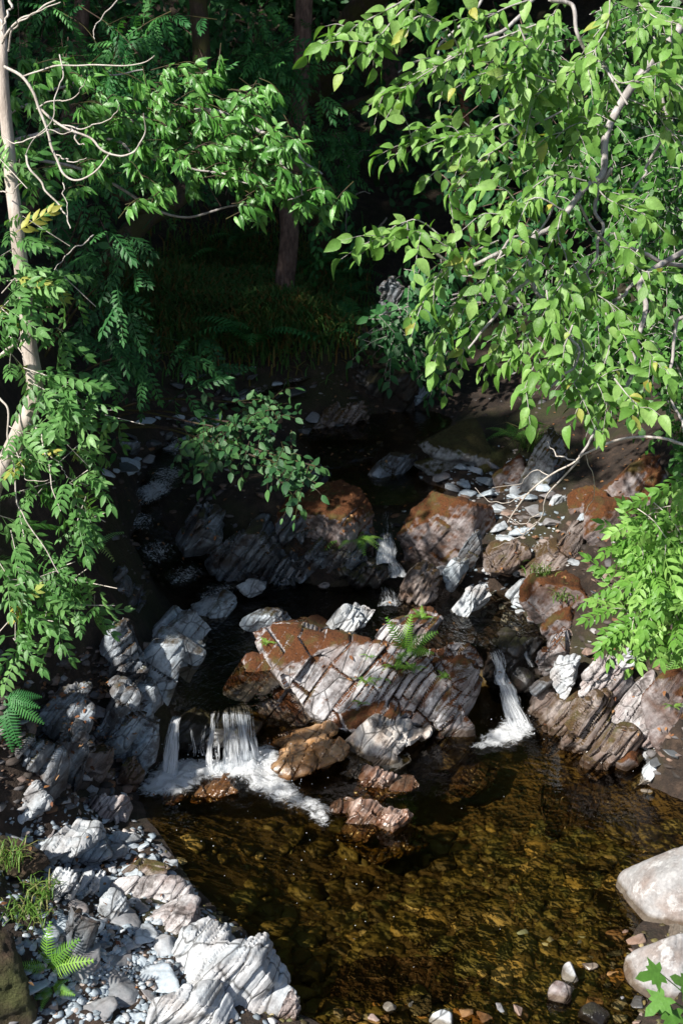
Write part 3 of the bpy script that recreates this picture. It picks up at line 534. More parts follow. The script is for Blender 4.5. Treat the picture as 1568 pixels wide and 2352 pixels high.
stones([(1150,1240,150,80), (1080,1290,80,40), (1230,1290,100,40), (1300,1230,60,50)], 120, .045, .13, B + ['s_pale', 's_brown'], 'blue-grey stone piled on the right stone terrace', 'stones of the right terrace')
stones([(1110,1100,90,50), (1190,1160,80,50), (1060,1090,50,25), (1230,1190,60,40)], 85, .04, .12, B, 'blue stone spread above the rusty boulder by the upper pool', 'stones beside the upper pool', zoff=.02)
stones([(1190,1385,80,50), (1130,1400,60,30), (1100,1325,50,25)], 44, .03, .08, ['s_pale', 's_pale', 's_grey'], 'white pebble beside the flat slab by the middle pool', 'white pebbles by the middle pool')
stones([(1350,2270,110,70), (1450,2300,80,50)], 34, .03, .085, ['s_brown', 's_amber', 's_dark', 's_grey'], 'wet brown cobble in the shallows at the lower right', 'cobbles in the lower right shallows')
stones([(1420,2150,40,25), (1440,2190,40,40), (1400,2240,60,40)], 16, .03, .08, ['s_grey', 's_brown', 's_dark'], 'wet cobble packed against the foot of the pale grey boulders', 'cobbles at the foot of the grey boulders')
stones([(870,2345,120,14), (1080,2345,120,14)], 15, .035, .075, ['s_brown', 's_amber', 's_grey', 's_blue'], 'wet cobble at the bottom edge of the pool', 'cobbles at the bottom edge of the pool', zoff=.05)
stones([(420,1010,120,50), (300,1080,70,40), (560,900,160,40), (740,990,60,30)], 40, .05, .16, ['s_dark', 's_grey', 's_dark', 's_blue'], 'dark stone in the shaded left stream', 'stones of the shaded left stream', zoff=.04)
stones([(1290,1560,60,40), (1330,1480,60,40), (1500,1740,60,30), (1420,1350,60,30)], 24, .035, .10, ['s_brown', 's_grey', 's_dark'], 'brown stone on the right bank by the narrow waterfall', 'stones of the right bank')
stones([(200,1740,120,80), (130,1640,90,60), (260,1640,60,60)], 34, .035, .11, ['s_grey', 's_pale', 's_dark', 's_brown'], 'broken slate piece on the slope left of the thin waterfall', 'slate pieces on the left slope')
def cobble(box, label, mt, seed, zb=-.01):
    q, f = fit_lump(box, zb, .8, seed, 5, 12, 10); o = link('stone', q + vnormals(q, f) * (.006 * fbm(q * 14, 3, seed))[:, None], f, M[mt]); tag(o, label, 'stone')
cobble((1288,2207,1327,2262), 'white pointed stone standing out of the shallows', 'white', 301)
cobble((1257,2252,1312,2310), 'round brown and white stone in the lower right shallows', 'stripe', 302)
cobble((932,2292,990,2334), 'flat blue-white stone at the bottom edge of the pool', 'blue', 303)
cobble((984,2318,1042,2365), 'white stone at the bottom edge of the pool', 'white', 304)
cobble((1083,2322,1135,2358), 'orange stone at the bottom edge of the pool', 'orange', 305)
cobble((1325,2300,1400,2362), 'dark wet stone with a white glint in the bottom right shallows', 'wet', 306)
cobble((878,2300,915,2330), 'small pale pebble at the end of the sunken slab', 'pale', 307)
cobble((1335,2210,1375,2232), 'small pinkish pebble awash beside the white pointed stone', 'stripe', 308)
cobble((1470,1810,1500,1826), 'tiny white stone in the water below the white cracked stone', 'white', 309)
# fine gravel and the pebble floor of the pool
def pebbles(P, sizes, col, mat, name, label, flat=.5):
    v0, f0 = ico(2 if mat == 'bed' else 1); A = Acc(); r = RNG; n = len(P); a = r.uniform(0, 6.28, n)
    sc = np.stack([sizes, sizes * r.uniform(.6, 1, n), sizes * flat * r.uniform(.6, 1.1, n)], 1); j = 1 + .16 * r.normal(size=(n, len(v0), 1))
    q = v0[None] * j * sc[:, None, :]; ca, sa = np.cos(a)[:, None], np.sin(a)[:, None]
    q = np.stack([q[..., 0] * ca - q[..., 1] * sa, q[..., 0] * sa + q[..., 1] * ca, q[..., 2] + q[..., 0] * r.normal(0, .2, n)[:, None]], -1) + P[:, None, :]
    f = (f0[None] + (np.arange(n) * len(v0))[:, None, None]).reshape(-1, 3); A.add(q.reshape(-1, 3), f, np.repeat(col, len(f0)))
    o = A.link(name, M[mat], origin=(float(P[:, 0].mean()), float(P[:, 1].mean()), 0)); tag(o, label, 'pebbles', kind='stuff')
n = 3600; u = RNG.uniform(350, 1600, n); v = 2382 - 480 * RNG.uniform(size=n) ** 1.15; P = on_ground(u, v); k = (P[:, 2] < .06) & ((v > 2080) | (RNG.uniform(size=n) < .25 + .75 * np.clip((u - 850) / 300, 0, 1) * (v > 1880))); P = P[k]
s = .018 * (7.0 ** (RNG.uniform(size=len(P)) ** 2.4)); k = (P[:, 2] + s * .6 < -.005) | (s < .026); P, s = P[k], s[k]; P[:, 2] += s * .15
pebbles(P, s, RNG.uniform(size=len(P)), 'bed', 'pebble_bed', 'amber and brown pebbles on the floor of the clear pool', .55)
n = 6500; P = np.concatenate([on_ground(RNG.normal(270, 150, n), RNG.normal(2230, 95, n)), on_ground(RNG.normal(190, 110, 1500), RNG.normal(1960, 50, 1500)), on_ground(RNG.normal(1150, 80, 500), RNG.normal(1230, 70, 500)), on_ground(RNG.normal(1120, 60, 300), RNG.normal(1100, 35, 300))])
P = P[P[:, 2] > .02]; s = .011 * (3.6 ** RNG.uniform(size=len(P)) ** 1.2); pebbles(P, s, RNG.uniform(size=len(P)), 'gravel', 'gravel', 'fine blue-grey gravel between the stones of the bars', .42)
n = 3800; P = np.concatenate([on_ground(RNG.uniform(-20, 340, n // 3), RNG.uniform(1480, 1860, n // 3)), on_ground(RNG.uniform(1180, 1590, n // 3), RNG.uniform(1180, 1780, n // 3)), on_ground(RNG.uniform(250, 1250, n // 3), RNG.uniform(840, 1350, n // 3))]); P = P[(P[:, 2] > .03) & (P[:, 1] < 16)]
pebbles(P, .014 * (5.0 ** RNG.uniform(size=len(P)) ** 1.7), RNG.uniform(size=len(P)), 'rubble', 'rubble', 'dark broken slate and stones littering the banks', .34)
rock('long brown slab sunk along the bottom of the pool', [(760,2235,1150,2300,-.14,dict(depth=.3))], 'brown', amp=.02, seed=120)
rock('dark brown boulder sunk in the deep of the pool', [(1030,1745,1150,1830,-.25,dict(depth=.6))], 'brown', amp=.02, seed=121)
rock('ochre boulder sunk below the brown rocks in the pool', [(770,1890,985,1990,-.3,dict(depth=.6))], 'sunk', amp=.02, seed=122)
rock('large olive boulder sunk at the right of the pool', [(1230,1840,1440,1920,-.26,dict(depth=.7))], 'brown', amp=.02, seed=123)
# ------------------------------------------------------------------ water
def sheet(name, poly_uv, z, mat, label, step=.035, amp=.006, kind='structure'):
    p = PZ(*np.array(poly_uv, float).T, z)[:, :2]; x0, y0 = p.min(0); x1, y1 = p.max(0); gx = np.arange(x0, x1 + step, step); gy = np.arange(y0, y1 + step, step)
    X, Y = np.meshgrid(gx, gy, indexing='ij'); q = np.stack([X.ravel(), Y.ravel()], 1); ins = np.zeros(len(q), bool); j = len(p) - 1
    for i in range(len(p)):
        c = ((p[i, 1] > q[:, 1]) != (p[j, 1] > q[:, 1])) & (q[:, 0] < (p[j, 0] - p[i, 0]) * (q[:, 1] - p[i, 1]) / (p[j, 1] - p[i, 1] + 1e-12) + p[i, 0]); ins ^= c; j = i
    zz = z + amp * fbm(np.stack([q[:, 0] * 4, q[:, 1] * 3, q[:, 0] * 0 + z], 1), 3, 9)
    ii = np.arange(len(q)).reshape(X.shape); f = np.stack([ii[:-1, :-1].ravel(), ii[1:, :-1].ravel(), ii[1:, 1:].ravel(), ii[:-1, 1:].ravel()], 1); f = f[ins[f].all(1)]
    use = np.unique(f); mp = np.full(len(q), -1); mp[use] = np.arange(len(use)); v = np.stack([q[:, 0], q[:, 1], zz], 1)[use]
    o = link(name, v, mp[f], mat, origin=(v[:, 0].mean(), v[:, 1].mean(), z)); tag(o, label, 'water', kind=kind)
def cat(P, n):
    P = np.asarray(P, float); m = len(P); E = np.concatenate([[2 * P[0] - P[1]], P, [2 * P[-1] - P[-2]]]); t = np.linspace(0, m - 1 - 1e-6, n); i = t.astype(int); w = (t - i)[:, None]
    a, b, c, d = E[i], E[i + 1], E[i + 2], E[i + 3]; return .5 * (2 * b + (c - a) * w + (2 * a - 5 * b + 4 * c - d) * w * w + (3 * b - a - 3 * c + d) * w ** 3)
def ribbon(name, pts, mat, label, n=120, m=24, amp=.02, attrs=None, kind='structure'):
    "pts: (u, v, z, half width in px)"
    a = np.array(pts, float); c = PZ(a[:, 0], a[:, 1], a[:, 2]); hw = np.array([w * mpp(q) for w, q in zip(a[:, 3], c)]); c = cat(np.concatenate([c, hw[:, None]], 1), n); hw = c[:, 3]; c = c[:, :3]
    t = np.gradient(c, axis=0); sd = norm(np.stack([t[:, 1], -t[:, 0], t[:, 0] * 0], 1)); s = np.linspace(-1, 1, m); v = c[:, None, :] + sd[:, None, :] * (hw[:, None] * s[None])[..., None]
    v = v.reshape(-1, 3); v[:, 2] += amp * fbm(v * [7, 5, 3], 4, 12); ii = np.arange(n * m).reshape(n, m); f = np.stack([ii[:-1, :-1].ravel(), ii[:-1, 1:].ravel(), ii[1:, 1:].ravel(), ii[1:, :-1].ravel()], 1)
    at = None
    if attrs is not None:
        S = np.tile(s, n); L = np.repeat(np.linspace(0, 1, n), m); at = {'along': ('POINT', L), 'across': ('POINT', S), 'dens': ('POINT', attrs(L, S))}
    o = link(name, v, f, mat, attrs=at); return tag(o, label, 'water', kind=kind)
sheet('pool_water', [(200,1850), (330,1690), (700,1600), (1100,1560), (1300,1620), (1800,1700), (2000,2600), (400,2600)], 0.0, M['water'], 'clear brown pool below the waterfalls')
sheet('middle_pool_water', [(395,1636), (600,1636), (700,1500), (1000,1480), (1130,1492), (1240,1480), (1330,1440), (1260,1360), (1000,1345), (900,1345), (760,1325), (560,1320), (470,1340), (420,1400), (400,1500), (360,1560)], .385, M['stream'], 'dark middle pool feeding both waterfalls', amp=.012)
sheet('upper_pool_water', [(780,1160), (930,1160), (1090,1110), (1080,1060), (840,1060), (690,1090)], .74, M['water'], 'dark upper pool under the moss-topped rock', amp=.004)
sheet('far_pool_water', [(680,1010), (960,1010), (1080,960), (1080,915), (830,912), (680,960)], .93, M['water'], 'dark far pool below the far cascade', amp=.004)
ribbon('stream_water', [(700,860,1.3,30), (600,895,1.24,50), (470,935,1.14,60), (420,1000,1.08,50), (400,1060,1.03,50), (370,1110,.97,50), (320,1160,.85,50), (330,1225,.72,60), (390,1290,.55,80), (450,1335,.44,80), (520,1370,.40,80)], M['stream'], 'dark left stream running down to the middle pool', n=200, m=30, amp=.03)
ribbon('stream_water', [(865,920,.96,40), (800,1000,.92,80), (790,1050,.82,70), (800,1075,.76,60)], M['stream'], 'dark water running between the far pool and the upper pool', n=60, m=16, amp=.02)
LSP = [(700,860,1.3,30), (600,895,1.24,50), (470,935,1.14,60), (420,1000,1.08,50), (400,1060,1.03,50), (370,1110,.97,50), (320,1160,.85,50), (330,1225,.72,60), (390,1290,.55,80), (450,1335,.44,80), (520,1370,.40,80)]
o = ribbon('foam', [(a, b, c + .02, d * .9) for a, b, c, d in LSP], M['sglint'], 'painted sky glints and broken water flecking the shaded left stream', n=240, m=30, amp=.03, attrs=lambda L, S: .14 + .22 * np.exp(-((L - .52) / .05) ** 2) + .12 * np.exp(-((L - .2) / .08) ** 2) + .08 * np.sin(L * 60) - .25 * np.abs(S) ** 3, kind='stuff'); o['category'] = 'foam'  # sky glints painted as pale flecks, thicker where the rapids break
def fall(label, strands, seed, name='waterfall'):
    "strands: (lip u, lip v, lip z, foot u, foot v, foot z, half width px at lip, at foot, density)"
    V, F, at, n0 = [], [], dict(along=[], across=[], dens=[]), 0; r = np.random.default_rng(seed); N, m = 40, 25
    for (u0, v0, z0, u1, v1, z1, w0, w1, den) in strands:
        a, b = PZ(u0, v0, z0), PZ(u1, v1, z1); t = np.linspace(-.15, 1, N); tt = np.clip(t, 0, 1)
        hor = a[None, :2] + (b - a)[None, :2] * (tt ** .8)[:, None]; hor = hor - (b - a)[None, :2] * np.clip(-t, 0, 1)[:, None] * 2.2
        z = a[2] + (b[2] - a[2]) * tt ** 1.7; c = np.concatenate([hor, z[:, None]], 1); hw = (w0 + (w1 - w0) * tt) * mpp(a); s = np.linspace(-1, 1, m); sd = np.array([1, 0.12, 0])
        v = c[:, None, :] + sd * (hw[:, None] * s)[..., None]; v = v.reshape(-1, 3); q = fbm(v * [22, 22, 5], 3, seed); v[:, 1] -= .045 * q * np.repeat(tt, m); v[:, 0] += .03 * q * np.repeat(tt, m) + .02 * np.sin(5 * np.repeat(tt, m) + r.uniform(0, 6)) * np.repeat(tt, m)
        ii = np.arange(N * m).reshape(N, m) + n0; F.append(np.stack([ii[:-1, :-1].ravel(), ii[:-1, 1:].ravel(), ii[1:, 1:].ravel(), ii[1:, :-1].ravel()], 1)); V.append(v); n0 += len(v)
        S = np.tile(s, N); L = np.repeat(t, m); off = r.uniform(0, 30)
        at['along'].append(L + off); at['across'].append(S * hw.max() + off); at['dens'].append(den + .10 * np.clip(L, 0, 1) - .45 * np.abs(S) ** 4 - .5 * np.clip(-L, 0, 1) * 4)
    o = link(name, np.concatenate(V), np.concatenate(F), M['fall'], attrs={k: ('POINT', np.concatenate(x)) for k, x in at.items()}); return tag(o, label, 'waterfall')
fall('wide curtain waterfall pouring over a black ledge into the pool', [(532,1628,.372,534,1772,0,50,60,.30), (492,1634,.37,484,1768,0,7,10,.50), (505,1632,.37,500,1776,0,9,10,.42), (518,1630,.372,520,1765,0,10,14,.52), (534,1628,.375,540,1776,0,12,16,.50), (548,1624,.375,560,1770,0,11,14,.54), (560,1622,.375,578,1762,0,8,13,.50), (570,1622,.372,592,1752,.0,7,12,.46), (540,1628,.374,548,1780,0,26,40,.40)], 1)
fall('thin waterfall on the left end of the black ledge', [(404,1648,.36,390,1788,0,14,20,.55), (408,1652,.36,394,1788,0,10,15,.58), (443,1668,.3,440,1735,.05,5,6,.42), (470,1665,.3,468,1735,.05,6,7,.40)], 2)
fall('narrow white waterfall on the right of the rock island', [(1140,1496,.39,1152,1572,.24,18,16,.52), (1132,1500,.39,1146,1566,.24,12,12,.52), (1152,1556,.25,1184,1645,.06,16,30,.53), (1146,1560,.25,1188,1680,.0,14,34,.5), (1160,1590,.19,1198,1684,.0,14,28,.54), (1150,1545,.26,1172,1620,.1,14,22,.54), (1205,1480,.38,1212,1530,.25,8,9,.40)], 3)
fall('upper cascade tumbling in steps beside the rust-moss boulder', [(882,1236,.66,888,1292,.52,26,30,.56), (878,1240,.65,884,1294,.52,18,24,.56), (892,1168,.76,886,1240,.66,18,22,.38), (900,1286,.52,914,1326,.45,16,22,.55), (886,1350,.43,896,1392,.39,26,34,.44)], 4)
fall('far cascade falling into the far pool in the shade', [(866,870,1.22,868,922,.95,9,13,.5), (864,872,1.22,866,921,.95,7,9,.5)], 5)
fall('small chute of white water in the shaded left stream', [(352,1102,.99,318,1160,.86,44,48,.32), (340,1110,.98,312,1150,.87,26,30,.34)], 6)
def foam(blobs, z, label, step=.016, mound=.05):
    b = np.array([tuple(PZ(u, v, z)) + (ru * mpp(PZ(u, v, z)), rv * mpp(PZ(u, v, z)) * 1.9, d) for u, v, ru, rv, d in blobs]); x0, x1 = (b[:, 0] - 2 * b[:, 3]).min(), (b[:, 0] + 2 * b[:, 3]).max(); y0, y1 = (b[:, 1] - 2 * b[:, 4]).min(), (b[:, 1] + 2 * b[:, 4]).max()
    gx = np.arange(x0, x1, step); gy = np.arange(y0, y1, step); X, Y = np.meshgrid(gx, gy, indexing='ij'); x, y = X.ravel(), Y.ravel(); den = np.ones(len(x))
    for bx, by, _, rx, ry, d in b: den *= 1 - min(.97, d * 1.1) * np.exp(-.9 * (((x - bx) / rx) ** 2 + ((y - by) / ry) ** 2))
    den = (1 - den) * .85 - .12
    q = np.stack([x, y, x * 0], 1); nz = fbm(q * 11, 4, 3); zz = z + .012 + np.clip(den, 0, 1) * mound * (.8 + 1.8 * nz) + .01 * nz
    ii = np.arange(len(x)).reshape(X.shape); f = np.stack([ii[:-1, :-1].ravel(), ii[1:, :-1].ravel(), ii[1:, 1:].ravel(), ii[:-1, 1:].ravel()], 1); f = f[(den[f] > -.10).any(1)]
    use = np.unique(f); mp = np.full(len(x), -1); mp[use] = np.arange(len(use)); o = link('foam', np.stack([x, y, zz], 1)[use], mp[f], M['foam'], attrs={'dens': ('POINT', np.clip(den[use], -.4, .75))}, origin=(x.mean(), y.mean(), z)); tag(o, label, 'foam', kind='stuff')
foam([(400,1775,55,28,.7), (355,1815,50,22,.55), (480,1768,55,22,.62), (560,1765,50,24,.75), (600,1745,45,30,.7), (610,1800,42,26,.7), (650,1825,40,22,.6), (700,1850,42,18,.5), (735,1875,30,22,.4), (420,1800,40,22,.5), (745,1895,14,18,.3)], 0.0, 'white foam spreading under the wide and thin waterfalls')
foam([(1185,1672,34,18,.85), (1160,1695,50,16,.7), (1130,1712,50,12,.45), (1100,1722,34,8,.3), (1255,1700,20,6,.3), (1290,1722,18,6,.3)], 0.0, 'white foam at the foot of the narrow waterfall')
foam([(900,1312,26,12,.6), (915,1325,30,8,.5), (895,1388,30,10,.45), (940,1395,26,6,.15)], .40, 'white foam under the upper cascade', mound=.03)
foam([(580,1380,50,8,.2), (470,1500,20,10,.1), (640,1350,60,6,.05), (760,1355,60,6,.1)], .39, 'thin foam drifting on the middle pool', mound=.0)
v0, f0 = ico(1); n = 60; q = np.concatenate([PZ(RNG.normal(620, 160, n // 2), RNG.normal(1900, 90, n // 2), 0.0), PZ(RNG.uniform(500, 1500, n - n // 2), RNG.uniform(1720, 2250, n - n // 2), 0.0)]); q = q[tz(q[:, 0], q[:, 1]) < -.04]; A = Acc()
for c in q: A.add(v0 * RNG.uniform(.0012, .003) + c, f0)
q = np.concatenate([PZ(RNG.normal(500, 75, 130), RNG.normal(1765, 18, 130), 0.0), PZ(RNG.normal(1180, 25, 60), RNG.normal(1670, 15, 60), 0.0), PZ(RNG.normal(660, 50, 50), RNG.normal(1800, 30, 50), 0.0)]) + RNG.uniform(0, 1, (240, 1)) * [0, 0, .12]
for c in q: A.add(v0 * RNG.uniform(.002, .005) + c, f0)
o = A.link('foam', M['boulderfoam'], origin=(0, 8.5, 0)); tag(o, 'white bubbles and droplets scattered over the pool', 'foam', kind='stuff')
foam([(868,920,16,5,.4)], .93, 'foam at the foot of the far cascade', mound=.01)
# ------------------------------------------------------------------ vegetation
bpy.context.view_layer.update(); DG = bpy.context.evaluated_depsgraph_get()
def hit(u, v):
    "the first rock, stone or soil met along the view through a photo pixel"
    d = Vector(ray(u, v)).normalized(); h = bpy.context.scene.ray_cast(DG, Vector(CAM), d); return np.array(h[1]) if h[0] else on_ground(u, v)[0]
ROOTS = {k: hit(*k) for k in [(930,1497), (968,1425), (905,1535), (945,1540), (840,1565), (885,1562), (832,1618), (1020,1558), (612,1480), (848,1510), (815,1240), (112,2225), (120,2265), (1545,1625), (20,1985), (60,2110), (95,2060), (1290,1375), (1215,1035), (1240,1320), (1565,1500), (10,1600)]}
LIT = np.array([hit(*q) for q in np.concatenate([np.stack([RNG.normal(a, s, n), RNG.normal(b, t, n)], 1) for a, b, s, t, n in [(235,1570,12,14,30), (240,1690,40,40,40), (740,1210,80,50,110), (1350,1050,90,60,120), (120,1650,60,80,60), (1300,1250,120,60,60), (500,1230,100,50,40), (800,1000,60,120,60), (300,1180,80,60,40), (900,1500,110,60,40), (200,2050,110,120,40), (1420,1600,80,60,40)]])])
def leaf_t(L=1.0, W=.62, seg=5, fold=.22, droop=.25, tip=1.5):
    t = np.linspace(0, 1, seg + 1); w = W / 2 * np.sin(np.pi * np.clip(t, 0, 1) ** .85) ** .8 * (1 - .35 * t ** tip); w[0] = .01; w[-1] = .0
    z = -droop * t ** 2; m = np.stack([0 * t, t * L, z], 1); a = np.stack([-w, t * L, z + fold * w], 1); b = np.stack([w, t * L, z + fold * w], 1); v = np.concatenate([m, a, b]); n = seg + 1; f = []
    for i in range(seg): f += [(i, i + 1, n + i + 1, n + i), (i + 1, i, 2 * n + i, 2 * n + i + 1)]
    return v, np.array(f)
def pinnate_t(pairs=5, ll=.30, lw=.40, arch=.35, seg=3, seed=0, first=.25):
    r = np.random.default_rng(seed); A = Acc(); lv, lf = leaf_t(1, lw, seg, .2, .2)
    def at(t): return np.array([0, t * (1 - .1 * arch * t), -arch * t * t * .6])
    for i in range(pairs):
        t = first + (.93 - first) * i / (pairs - 1)
        for s in (-1, 1):
            a = s * (1.05 - .25 * t) + r.normal(0, .12); d = norm([math.sin(a), math.cos(a), -.25 + r.normal(0, .12) - arch * t]); x = norm(np.cross(d, [0, 0, 1])); n = np.cross(x, d); l = ll * (1 - .25 * abs(t - .55)) * r.uniform(.85, 1.1)
            A.add(at(t) + (lv * l) @ np.stack([x, d, n]), lf)
    d = norm([0, 1, -arch]); x = np.array([1, 0, 0]); n = np.cross(x, d); A.add(at(.97) + (lv * ll) @ np.stack([x, d, n]), lf)
    ts = np.linspace(0, .97, 6); R = np.array([at(t) for t in ts]); rv = np.concatenate([R - [.007, 0, 0], R + [.007, 0, 0]]); A.add(rv, np.array([(i, i + 1, 7 + i, 6 + i) for i in range(5)]))
    return np.concatenate(A.v), np.concatenate(A.f[4])
def frond_t(n=20, seed=0, arch=.7, w=.20):
    r = np.random.default_rng(seed); A = Acc()
    def at(t): return np.array([0, t * (1 - .25 * arch * t), .55 * arch * t - arch * .95 * t * t])
    for i in range(n):
        t = .14 + .85 * i / (n - 1); l = w * min(1, (t - .02) / .25) * (1.05 - t) ** .75 * 1.25 + .012; T = norm(at(t + .01) - at(t - .01)); N = norm(np.cross([1, 0, 0], T))
        for s in (-1, 1):
            d = norm(np.array([s, 0, 0]) * 1.0 + T * .38 + N * (-.12 + r.normal(0, .06))); b = T * (.85 / n) * .30; q = at(t)
            A.add(np.array([q - b, q + b, q + d * l * .6 + b * .8 - N * .01, q + d * l * .6 - b * .8 - N * .01, q + d * l - N * .035]), np.array([(0, 1, 2, 3)])); A.add(np.array([q + d * l * .6 + b * .8 - N * .01, q + d * l * .6 - b * .8 - N * .01, q + d * l - N * .035, q + d * l - N * .035]), np.array([(0, 1, 2, 3)]))
    ts = np.linspace(0, 1, 9); R = np.array([at(t) for t in ts]); A.add(np.concatenate([R - [.006, 0, 0], R + [.006, 0, 0]]), np.array([(i, i + 1, 10 + i, 9 + i) for i in range(8)]))
    return np.concatenate(A.v), np.concatenate(A.f[4])
T_ELM = [leaf_t(1, .56 + .05 * (i % 3), 6, .12 + .12 * i, .05 + .13 * i) for i in range(5)]
T_OAK = [leaf_t(1, .37, 4, .25, .25 + .2 * i) for i in range(3)]
T_SMALL = [leaf_t(1, .6, 3, .2, .15 + .15 * i) for i in range(3)]
T_ASH = [pinnate_t(4 + i % 2, .31, .45, .15 + .17 * i, 4, i) for i in range(5)]
T_ROW = [pinnate_t(6, .25, .44, .15 + .2 * i, 2, 10 + i, .2) for i in range(4)]
T_FERN = [frond_t(15, i, .5 + .15 * i) for i in range(4)]
def scatter(A, temps, pos, d, n, size, r=RNG):
    "copies of leaf shapes: base pos, direction d, upper side n"
    d = norm(d); x = norm(np.cross(d, n)); n = np.cross(x, d); size = np.broadcast_to(np.asarray(size, float), (len(pos),)); which = r.integers(len(temps), size=len(pos)); rn = r.uniform(size=len(pos))
    for k, (tv, tf) in enumerate(temps):
        m = which == k; c = int(m.sum())
        if not c: continue
        R = np.stack([x[m], d[m], n[m]], 1); v = np.einsum('pj,njk->npk', tv, R) * size[m][:, None, None] + pos[m][:, None, :]
        f = (tf[None] + (np.arange(c) * len(tv))[:, None, None]).reshape(-1, tf.shape[1]); A.add(v.reshape(-1, 3), f, np.repeat(rn[m], len(tf)))
def tube(A, P, r0, r1, sides=6, n=None, wob=0.0, power=1.0):
    P = np.asarray(P, float); n = n or max(6, len(P) * 5); c = cat(P, n) if len(P) > 2 else np.linspace(P[0], P[-1], n); t = np.linspace(0, 1, n)
    if wob: c = c + wob * np.stack([vnoise(np.stack([t * 9, t * 0 + k * 7.3, t * 0 + c[0, 0] * 9], 1), k) for k in range(3)], 1) * np.sin(np.pi * t)[:, None]
    T = norm(np.gradient(c, axis=0)); x = norm(np.cross(T, [.3, .9, .31])); y = np.cross(T, x); a = np.linspace(0, 2 * np.pi, sides, endpoint=False); rad = r0 + (r1 - r0) * t ** power
    v = c[:, None, :] + rad[:, None, None] * (np.cos(a)[None, :, None] * x[:, None, :] + np.sin(a)[None, :, None] * y[:, None, :]); ii = np.arange(n * sides).reshape(n, sides); jj = np.roll(ii, -1, 1)
    A.add(v.reshape(-1, 3), np.stack([ii[:-1].ravel(), jj[:-1].ravel(), jj[1:].ravel(), ii[1:].ravel()], 1)); return c
def uvline(pts, y0, y1=None):
    a = np.array(pts, float); y = np.linspace(y0, y0 if y1 is None else y1, len(a)) if a.shape[1] == 2 else a[:, 2]; return PY(a[:, 0], a[:, 1], y)
def rnd_dirs(n, r=RNG): return norm(r.normal(size=(n, 3)))
TOCAM = np.array([0, -1, .35])
def leafy_twig(AL, AT, P, r0, size, gap, temps, hang=.55, fold=.5, along=(0, 1), r=RNG, side=.8):
    "a twig with leaves to both sides"
    c = tube(AT, P, r0, r0 * .3, 4, max(6, len(P) * 4)); L = np.concatenate([[0], np.cumsum(np.linalg.norm(np.diff(c, axis=0), axis=1))]); s = np.arange(L[-1] * along[0], L[-1] * along[1], gap)
    if len(s) < 2: return c
    s = s + r.normal(0, gap * .2, len(s)); s[-1] = L[-1]; p = np.stack([np.interp(s, L, c[:, k]) for k in range(3)], 1); T = norm(np.gradient(p, axis=0)); sd = norm(np.cross(T, TOCAM)); sg = np.where(np.arange(len(s)) % 2, 1, -1)[:, None]
    d = norm(T * .7 + sd * sg * side + np.array([0, -.25, -hang]) + r.normal(0, .25, (len(s), 3))); d[-1] = norm(T[-1] + [0, 0, -.3]); n = norm(np.array([-.35, -.5, .75]) + r.normal(0, fold, (len(s), 3)))
    scatter(AL, temps, p, d, n, size * r.uniform(.5, 1.22, len(s)), r); return c
# ---- the elm leaning in from the right
gz = float(tz(4.6, 8.8)[0]); elm = empty('elm_tree', (4.6, 8.8, gz), 'sunlit elm with big toothed leaves leaning in from the right over the stream', 'tree')
A = Acc(); tube(A, [(4.6, 8.8, gz - .2), (4.4, 8.7, 3.5), (4.1, 8.5, 5.5), (3.6, 8.3, 7.2)], .16, .09, 10, 30, .04); A.link('trunk', M['elmbark'], elm)
AL = Acc()
limbs = [([(1800,-60,8.4),(1640,0,8.2),(1568,55,8.0),(1509,120,7.9),(1429,235,7.8),(1399,310,7.7),(1392,400,7.6),(1345,440,7.5),(1290,510,7.4),(1234,545,7.3),(1144,585,7.1),(1059,615,7.0),(985,570,6.9)], .030, .007),
 ([(1800,150,8.4),(1700,120,8.2),(1500,-60,7.6),(1400,-40,7.4),(1264,0,7.2),(1319,20,7.2),(1329,70,7.1),(1354,125,7.1),(1384,150,7.0),(1440,240,6.9)], .018, .005),
 ([(1330,-60,7.8),(1214,5,7.6),(1184,45,7.5),(1124,80,7.4),(1064,105,7.3),(1000,160,7.2),(935,210,7.1)], .013, .005),
 ([(1234,540,7.3),(1221,560,7.2),(1226,605,7.1),(1214,630,7.0),(1174,675,6.9),(1120,745,6.8),(1075,800,6.7)], .016, .005), ([(1214,630,7.0),(1254,705,6.9),(1314,790,6.8),(1300,860,6.7),(1250,900,6.6)], .011, .004),
 ([(1800,640,7.9),(1568,610,7.6),(1484,590,7.5),(1444,570,7.4),(1409,565,7.4),(1359,520,7.3),(1330,470,7.2)], .014, .006),
 ([(1404,385,7.6),(1360,470,7.6),(1380,540,7.5),(1355,620,7.4),(1360,700,7.3)], .012, .005), ([(1700,300,7.9),(1568,330,7.7),(1534,285,7.6),(1519,205,7.6)], .013, .007), ([(1534,280,7.6),(1524,310,7.5),(1494,370,7.5),(1459,425,7.4),(1430,470,7.4)], .010, .004),
 ([(1600,560,7.6),(1469,640,7.4),(1476,705,7.3),(1456,790,7.2),(1464,825,7.1),(1444,875,7.0),(1379,950,6.9),(1364,979,6.9),(1349,1019,6.8),(1329,1049,6.8)], .016, .006), ([(1469,640,7.4),(1409,695,7.3),(1390,760,7.2)], .010, .005),
 ([(1640,700,7.4),(1568,730,7.3),(1549,755,7.3),(1544,845,7.2),(1544,925,7.1),(1568,985,7.0),(1600,1040,7.0)], .011, .006), ([(1140,600,7.1),(1160,560,7.1),(1250,500,7.2),(1290,430,7.2)], .008, .004), ([(1119,-20,7.6),(1069,50,7.5),(1004,110,7.4),(949,140,7.3),(914,167,7.2)], .008, .004)]
AB = []
for pts, r0, r1 in limbs:
    A = Acc(); tube(A, uvline(pts, 0), r0, r1, 7, len(pts) * 7, .03); A.link('branch', M['elmbark'], elm)
AT = Acc()
